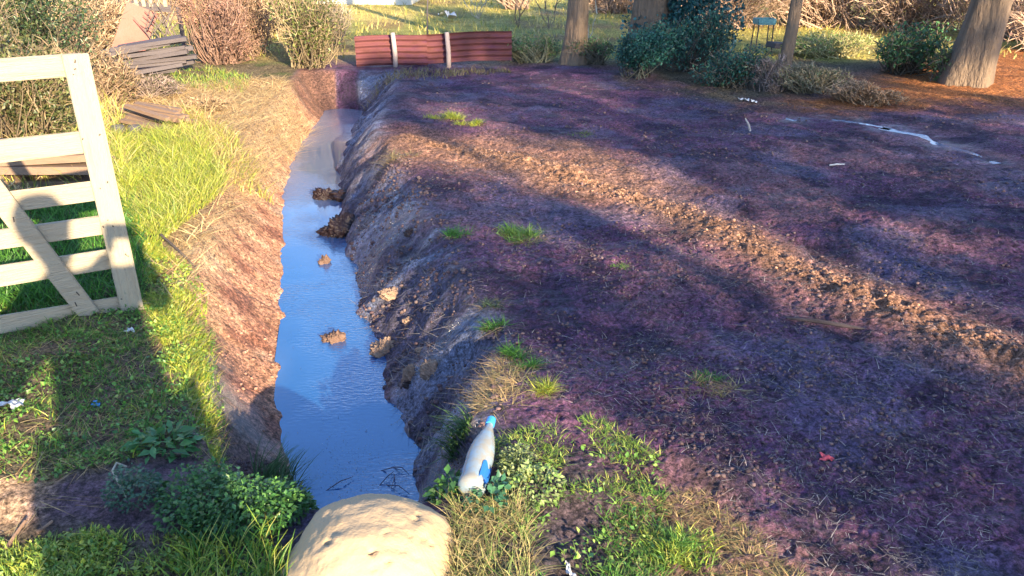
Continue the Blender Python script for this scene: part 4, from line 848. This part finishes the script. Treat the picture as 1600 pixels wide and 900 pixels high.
bush('shrub', 930, 100, 80, .4, 'low green shrub between the two trunks at the back', [(.06,.14,.06), (.1,.2,.07)], 1400, .04, (.12,.1,.07), 120, GR)
bush('shrub', 830, 98, 110, .35, 'low grassy green growth right of the iron fence', [(.10,.20,.06), (.15,.26,.08), (.08,.15,.07)], 2200, .04, (.2,.18,.1), 160, GR)
bush('shrub', 1410, 112, 130, .62, 'glossy green shrub left of the thick sunlit trunk', [(.07,.17,.06), (.12,.24,.08), (.04,.10,.04)], 2800, .065, (.12,.09,.06), 160, GR)
bush('shrub', 1480, 128, 60, .4, 'small leafy shrub against the foot of the thick sunlit trunk', [(.10,.19,.06), (.2,.26,.1)], 900, .05, (.12,.09,.06), 80, GR)
bush('brush', 1270, 145, 120, .32, 'brown weedy stalks right of the slim trunk', [(.20,.19,.08), (.12,.15,.06)], 2200, .03, (.22,.17,.10), 320, 'weedy brush on the verge')
bush('brush', 1345, 158, 110, .20, 'low rusty weeds on the edge of the dark mud', [(.24,.14,.08), (.18,.15,.07)], 1000, .03, (.30,.18,.10), 420, 'weedy brush on the verge')
bush('brush', 1205, 145, 60, .35, 'thin weeds hiding the foot of the slim trunk', [(.10,.12,.07), (.16,.14,.08)], 700, .03, (.18,.13,.11), 260, 'weedy brush on the verge')
bush('brush', 1300, 88, 150, .3, 'bright low grassy clump behind the brown stalks', [(.25,.36,.08), (.3,.32,.1)], 2200, .04, (.4,.34,.16), 200, 'weedy brush on the verge')
# far brush beyond the meadow, each clump its own
FB = 'brown brush far behind the yard'
for i, (px, py, wpx, h, l) in enumerate([(1120, 42, 260, 1.5, 'reddish brush behind the teal tray'), (1290, 40, 260, 1.6, 'purple brown brush left of the thick trunk'), (1420, 45, 240, 1.5, 'straw coloured brush behind the glossy shrub'),
        (1570, 60, 200, 1.5, 'tan brush right of the thick trunk at the frame edge'), (1680, 80, 200, 1.5, 'tan brush beyond the right edge of the frame'), (960, 20, 90, .8, 'pale brush seen between the two back trunks'), (810, 14, 70, .6, 'thin bare bush out in the sunny meadow'), (1000, 12, 220, 2.0, 'dark brush behind the ivy covered trunk')]):
    bush('brush', px, py, wpx, h, l, [(.34,.2,.15), (.42,.3,.16), (.3,.17,.14)] if i != 2 else [(.45,.36,.15), (.36,.32,.12)], 1800, .055, (.36,.24,.17), 520, FB, depth=.5)

# ------------------------------------------------------------------ trees
def limb(mb, p, d, L_, r_, n_, ends, depth=0):
    pts = [Vector(p)]; d = Vector(d).normalized(); rad = [r_]
    for i in range(n_):
        d = (d + Vector((random.uniform(-.2, .2), random.uniform(-.2, .2), random.uniform(-.08, .16)))).normalized(); pts.append(pts[-1] + d * L_ / n_); rad.append(r_ * (1 - .75 * (i + 1) / n_))
    mb.tube(pts, rad, 7); ends += pts[1:]
    if depth:
        for k in range(3):
            q = random.choice(pts[2:]); limb(mb, q, d + Vector((random.uniform(-1, 1), random.uniform(-1, 1), random.uniform(-.3, .5))), L_ * .5, r_ * .45, 4, ends, depth - 1)
def tree(name, base, r_, H_, label, lean=(0, 0), crown=1.8, zc=4.6, cols=DB, nleaf=7000, bark=(.22,.165,.12), flare=1.35, fl=.05, group=None, hang=0, lsize=.07, limbs=7, crz=.9, low=3.0):
    root = empty(name, tuple(base), label, 'tree', group); mb = MB(); n_ = 22
    pts = []; rad = []
    for i in range(n_):
        t_ = i / (n_ - 1); zz = -.15 + H_ * t_ ** 1.3; f_ = 1 + (flare - 1) * math.exp(-max(zz, 0) / (r_ * 1.6)); pts.append((lean[0] * zz + .03 * math.sin(zz * 2.1), lean[1] * zz, zz)); rad.append(r_ * f_ * (1 - .7 * t_))
    mb.tube(pts, rad, 40, flute=fl)
    o = mb.build('trunk', 'bark', root, True)
    mb = MB(); ends = []
    for k in range(limbs):
        zz = random.uniform(low, H_ * .9); a_ = random.uniform(0, 6.28); limb(mb, (lean[0] * zz, lean[1] * zz, zz), (math.cos(a_), math.sin(a_), random.uniform(.1, .6)), crown * random.uniform(.7, 1.1), r_ * .3, 6, ends, 1)
    mb.build('limbs', 'bark', root, True)
    E_ = np.array([tuple(e) for e in ends]); P_ = E_[rng.integers(0, len(E_), nleaf)] + rng.normal(size=(nleaf, 3)) * .22 * np.array([1, 1, .7])
    V_, F1, K_ = leaves(P_, lsize, pal(cols, nleaf, .35), .3, .5); mesh_np('crown', V_, F1, 'leaf', root, K_)
    if hang:
        t0 = E_[rng.integers(0, len(E_), hang)]
        A_ = Acc(); A_.add(stems(t0, t0 + rng.normal(size=(hang, 3)) * np.array([.5, .3, .2]) + np.array([0, 0, -.45]), .006, pal([bark], hang), .3, 4)); A_.build('twigs', 'twig', root)
    return root
tree('tree', (.84, 10.95, tz(.84, 10.95)), .16, 6.5, 'medium trunk with a forked pale branch, standing right of the iron fence', (.02, .0), 1.7, cols=OLV, nleaf=4500, limbs=6, low=2.8)
tree('tree', (1.93, 11.4, tz(1.93, 11.4)), .30, 8, 'thick dark trunk wrapped in blue green ivy behind the dense shrub', (.01, 0), 2.4, cols=DB, nleaf=8000, low=3.2)
tree('tree', (3.32, 9.75, tz(3.32, 9.75)), .085, 5.5, 'slim straight grey trunk between the teal tray and the brown stalks', (.03, .0), 1.4, cols=OLV, nleaf=3500, flare=1.15, fl=.02, low=2.6)
tree('tree', (5.42, 9.45, tz(5.42, 9.45)), .235, 8, 'thickest trunk with a sunlit flared foot on orange needle litter', (.07, .0), 2.6, cols=DB, nleaf=8000, flare=1.35, fl=.09, low=3.0)
# ivy on the thick dark trunk
v_ = Vector((1.95, 11.3, tz(1.95, 11.3))); n_ = 15000; a_ = rng.uniform(0, 6.28, n_); zz = rng.uniform(0, 2.9, n_); q = .12 + rng.uniform(0, .38, n_) * (1 + .5 * np.sin(zz * 4 + a_ * 2)); xo = .44
P_ = np.stack([np.cos(a_) * q * 1.25 + xo, np.sin(a_) * q, zz], 1); V_, F1, K_ = leaves(P_, .065, pal([(.02,.08,.09), (.03,.11,.11), (.045,.15,.14)], n_, .4), .2, .75)
o = mesh_np('ivy', V_, F1, 'leaf', None, K_); o.location = v_; tag(o, 'blue green ivy clothing the thick dark trunk at the back', 'ivy')
# fine bare branches reaching down into the top of the picture
def branch_spray(x, y, z, n_, spanx, drop, label, colr, tw=240):
    root = empty('hanging_branch', (x, y, z), label, 'branch', 'bare branches drooping at the back'); A_ = Acc(); t0 = []; t1 = []
    for k in range(n_):
        p = np.array([random.uniform(-.2, .2), random.uniform(-.3, .3), 0.]); d = np.array([random.uniform(-1, 1) * spanx, random.uniform(-.3, .3), -drop * random.uniform(.3, 1)])
        for j in range(5): q = p + d / 5 + rng.normal(size=3) * .06; t0.append(p); t1.append(q); p = q
    t0 = np.array(t0); t1 = np.array(t1); A_.add(stems(t0, t1, .011, pal([colr], len(t0)), 0, 2)); s_ = t1[rng.integers(0, len(t1), tw)]
    e_ = s_ + rng.normal(size=(tw, 3)) * np.array([.30, .2, .14]) + np.array([0, 0, -.06]); A_.add(stems(s_, e_, .005, pal([colr, tuple(c_ * 1.6 for c_ in colr)], tw), 0, 2)); A_.build('twigs', 'twig', root)
branch_spray(3.0, 11.6, 2.25, 12, 1.4, 1.0, 'spray of thin brown twigs hanging between the ivy trunk and the slim trunk', (.20,.13,.12), 700)
branch_spray(4.6, 10.6, 2.2, 12, 1.5, 1.0, 'spray of dark twigs hanging between the slim trunk and the thick sunlit trunk', (.15,.10,.09), 600)
branch_spray(6.4, 11.2, 2.2, 8, 1.0, .9, 'spray of pale twigs hanging right of the thick sunlit trunk', (.4,.3,.18), 320)
def bare(px, py, H_, label, n_=12, colr=(.22,.16,.11)):
    v_ = gt(px, py); A_ = Acc(); t0 = []; t1 = []
    for k in range(n_):
        p = np.array([0, 0, 0.]); d = np.array([random.uniform(-.5, .5), random.uniform(-.3, .3), 1]) * H_ / 6
        for j in range(6): q = p + d + rng.normal(size=3) * .05; t0.append(p); t1.append(q); p = q
    A_.add(stems(np.array(t0), np.array(t1), .014, pal([colr], len(t0)), 0, 2)); o = A_.build('bare_sapling', 'twig'); o.location = v_; return tag(o, label, 'sapling', 'bare saplings')
bare(858, 45, 1.7, 'bare sapling leaning left of the medium trunk', 5)
bare(920, 60, 1.6, 'bare pale sapling leaning right of the medium trunk', 5, (.5, .42, .3))
bare(748, 30, 1.4, 'bare sapling far off in the sunny meadow', 9, (.45,.38,.25))
bare(810, 42, 1.5, 'thin bare sapling half way between iron fence and medium trunk', 5)
# meadow grass beyond the yard and straw behind
A = Acc()
x, y = scatter([(-9, 11.3), (9, 11.3), (16, 24), (-16, 24)], 9000, .3, .8, 40, world=True); A.add(blades(x, y, terrain(x, y), rng.uniform(.06, .2, 9000), .02, pal([(.3,.32,.07), (.6,.46,.14), (.45,.38,.1), (.65,.5,.2)], 9000), .5, .6, None, 2))
A.build('meadow_grass', 'grass'); tag(bpy.data.objects['meadow_grass'], 'rough yellow and green meadow grass beyond the iron fence', 'grass', None, 'stuff')
A = Acc(); x, y = scatter([(1200,165),(1300,175),(1450,172),(1640,165),(2000,170),(2000,90),(1560,80),(1380,110),(1280,145)], 7000); A.add(blades(x, y, terrain(x, y) + .004, rng.uniform(.03, .08, 7000), .008, pal([(.5,.2,.06), (.4,.14,.05), (.55,.28,.1), (.25,.1,.05)], 7000), .8, .8, None, 2, .002, .7))
A.build('needle_litter', 'straw'); tag(bpy.data.objects['needle_litter'], 'orange brown needle litter under the thick sunlit trunk', 'litter', None, 'stuff')
A = Acc(); x, y = scatter([(560,125),(600,112),(690,112),(790,108),(800,114),(640,128)], 900); A.add(blades(x, y, terrain(x, y), rng.uniform(.04, .14, 900), .008, pal(DRY + [(.3,.25,.15)], 900), .6, .7, None, 2))
A.build('fence_weeds', 'straw'); tag(bpy.data.objects['fence_weeds'], 'thin dry weeds along the foot of the iron fence', 'weeds', None, 'stuff')

# ------------------------------------------------------------------ the trees behind the camera that shade the yard
LIT = [[(555,262),(590,222),(700,226),(780,232),(960,252),(1075,290),(1240,385),(1420,470),(1490,522),(1400,490),(1200,424),(980,334),(860,288),(760,260),(600,270)],
       [(1450,450),(1610,512),(1700,545),(1700,580),(1590,535),(1470,478)],
       [(-400,100),(560,100),(560,230),(540,400),(560,520),(600,610),(760,650),(830,650),(800,900),(830,1100),(-400,1200)],
       [(930,770),(1110,755),(1290,890),(1450,1100),(930,1100)],
       [(820,118),(900,122),(960,140),(900,148),(830,135)], [(1440,112),(1700,118),(1700,150),(1450,150)],
       [(700,165),(770,195),(760,212),(690,205)]]
LITW = [[g(*q) for q in pl] for pl in LIT]
for pl in ([(570,520),(645,528),(705,562),(695,612),(640,632),(590,595)], [(590,465),(640,465),(665,505),(600,510)]):      # chunks lying low on the bank
    LITW.append([(a_ + TX * .24 / TAN, b_ + TY * .24 / TAN) for a_, b_ in [g(*q, -.24) for q in pl]])
DIM = [[(880,370),(1010,360),(1180,440),(1000,440),(900,420)], [(1330,330),(1620,380),(1620,430),(1400,380)], [(1500,190),(1700,180),(1700,210),(1520,215)], [(780,560),(920,640),(1000,700),(900,680),(800,620)]]
DIMW = [[g(*q) for q in pl] for pl in DIM]
SH = [(-.75,4.2),(-.2,2.55),(.45,2.2),(.95,1.55),(1.6,.9),(4.5,.6),(7.5,2.5),(8.5,6),(8.0,9.2),(6.2,10.2),(4.5,11.3),(1.0,11.2),(-.3,11.3),(-1.6,9.8),(-1.3,7.0),(-.9,5.6)]
def sample_shade(n_, zlo, zhi, poly, thin=1.):
    x, y = scatter(poly, n_, 0, 1, 0, True); zt = rng.uniform(zlo, zhi, n_); keep = np.ones(n_, bool); rr_ = .13
    for pl in LITW:
        for k in range(7):
            ox = rr_ * math.cos(k * 1.047) * (k > 0); oy = rr_ * math.sin(k * 1.047) * (k > 0) * 2.2
            # where this clump's shadow meets the ground plane
            gx_, gy_ = x - TX * zt / TAN, y - TY * zt / TAN; keep &= ~pip(gx_ + ox, gy_ + oy, pl)
    for pl in DIMW: keep &= ~(pip(x, y, pl) & (rng.random(n_) < .75))
    x, y, zt = x[keep], y[keep], zt[keep]
    S_ = 9.0 + rng.normal(0, .9, len(x)) + .25 * (x * EX + y * EY); s_ = S_ - (x * TX + y * TY)
    return np.stack([x + TX * s_, y + TY * s_, zt + s_ * TAN], 1)
CL = np.concatenate([sample_shade(3400, 0, .05, SH), sample_shade(260, 0, .05, [(-2.3,9.9),(-1.2,9.9),(-1.0,10.6),(-2.3,10.6)]), sample_shade(900, .1, 2.3, [(1.2,10),(4.2,9.6),(4.6,12.4),(1.2,12.6)]), sample_shade(420, 0, .05, [(-3.5,12.3),(4,12.0),(5,13.8),(-3,14.2)]), sample_shade(160, .1, .9, [(-1.0,10.8),(.6,10.8),(.6,11.4),(-1.0,11.4)])])
u_ = CL[:, 0] * EX + CL[:, 1] * EY
TR = [(2.6, 'young tree nearest the photographer, behind the camera'), (4.6, 'second tree of the row behind the camera'), (6.6, 'third tree of the row behind the camera'), (8.6, 'fourth tree of the row behind the camera'), (10.8, 'last tree of the row behind the camera')]
own = np.argmin(np.abs(u_[:, None] - np.array([t_[0] for t_ in TR])[None] + rng.normal(0, .4, (len(CL), 1))), 1)
for i, (uu, lab) in enumerate(TR):
    c_ = CL[own == i]
    if len(c_) < 10: continue
    bx, by = TX * (9.6 + .25 * uu) + EX * uu, TY * (9.6 + .25 * uu) + EY * uu; b0 = Vector((bx, by, tz(bx, by)))
    root = empty('shade_tree', tuple(b0), lab, 'tree', 'trees behind the camera')
    top = float(c_[:, 2].max()) + .3; MB().tube([(0, 0, -.2), (.03, 0, 1.2), (-.03, .02, 2.6), (0, 0, top)], [.10, .08, .06, .02], 12, flute=.04).build('trunk', 'bark', root, True)
    b_ = c_ - np.array(b0); ns = 70; e_ = b_[rng.integers(0, len(b_), ns)]; s0 = np.stack([np.zeros(ns), np.zeros(ns), np.clip(e_[:, 2] - .7, .9, None)], 1)
    V_, F1, K_ = stems(s0, e_, .014, pal([(.15,.11,.08)], ns), 0, 4); mesh_np('limbs', V_, F1, 'twig', root, K_)
    per = 16; P_ = np.repeat(b_, per, 0) + rng.normal(size=(len(b_) * per, 3)) * .085
    V_, F1, K_ = leaves(P_, .085, pal(DB + OLV, len(P_)), .3, .7); mesh_np('crown', V_, F1, 'leaf', root, K_)
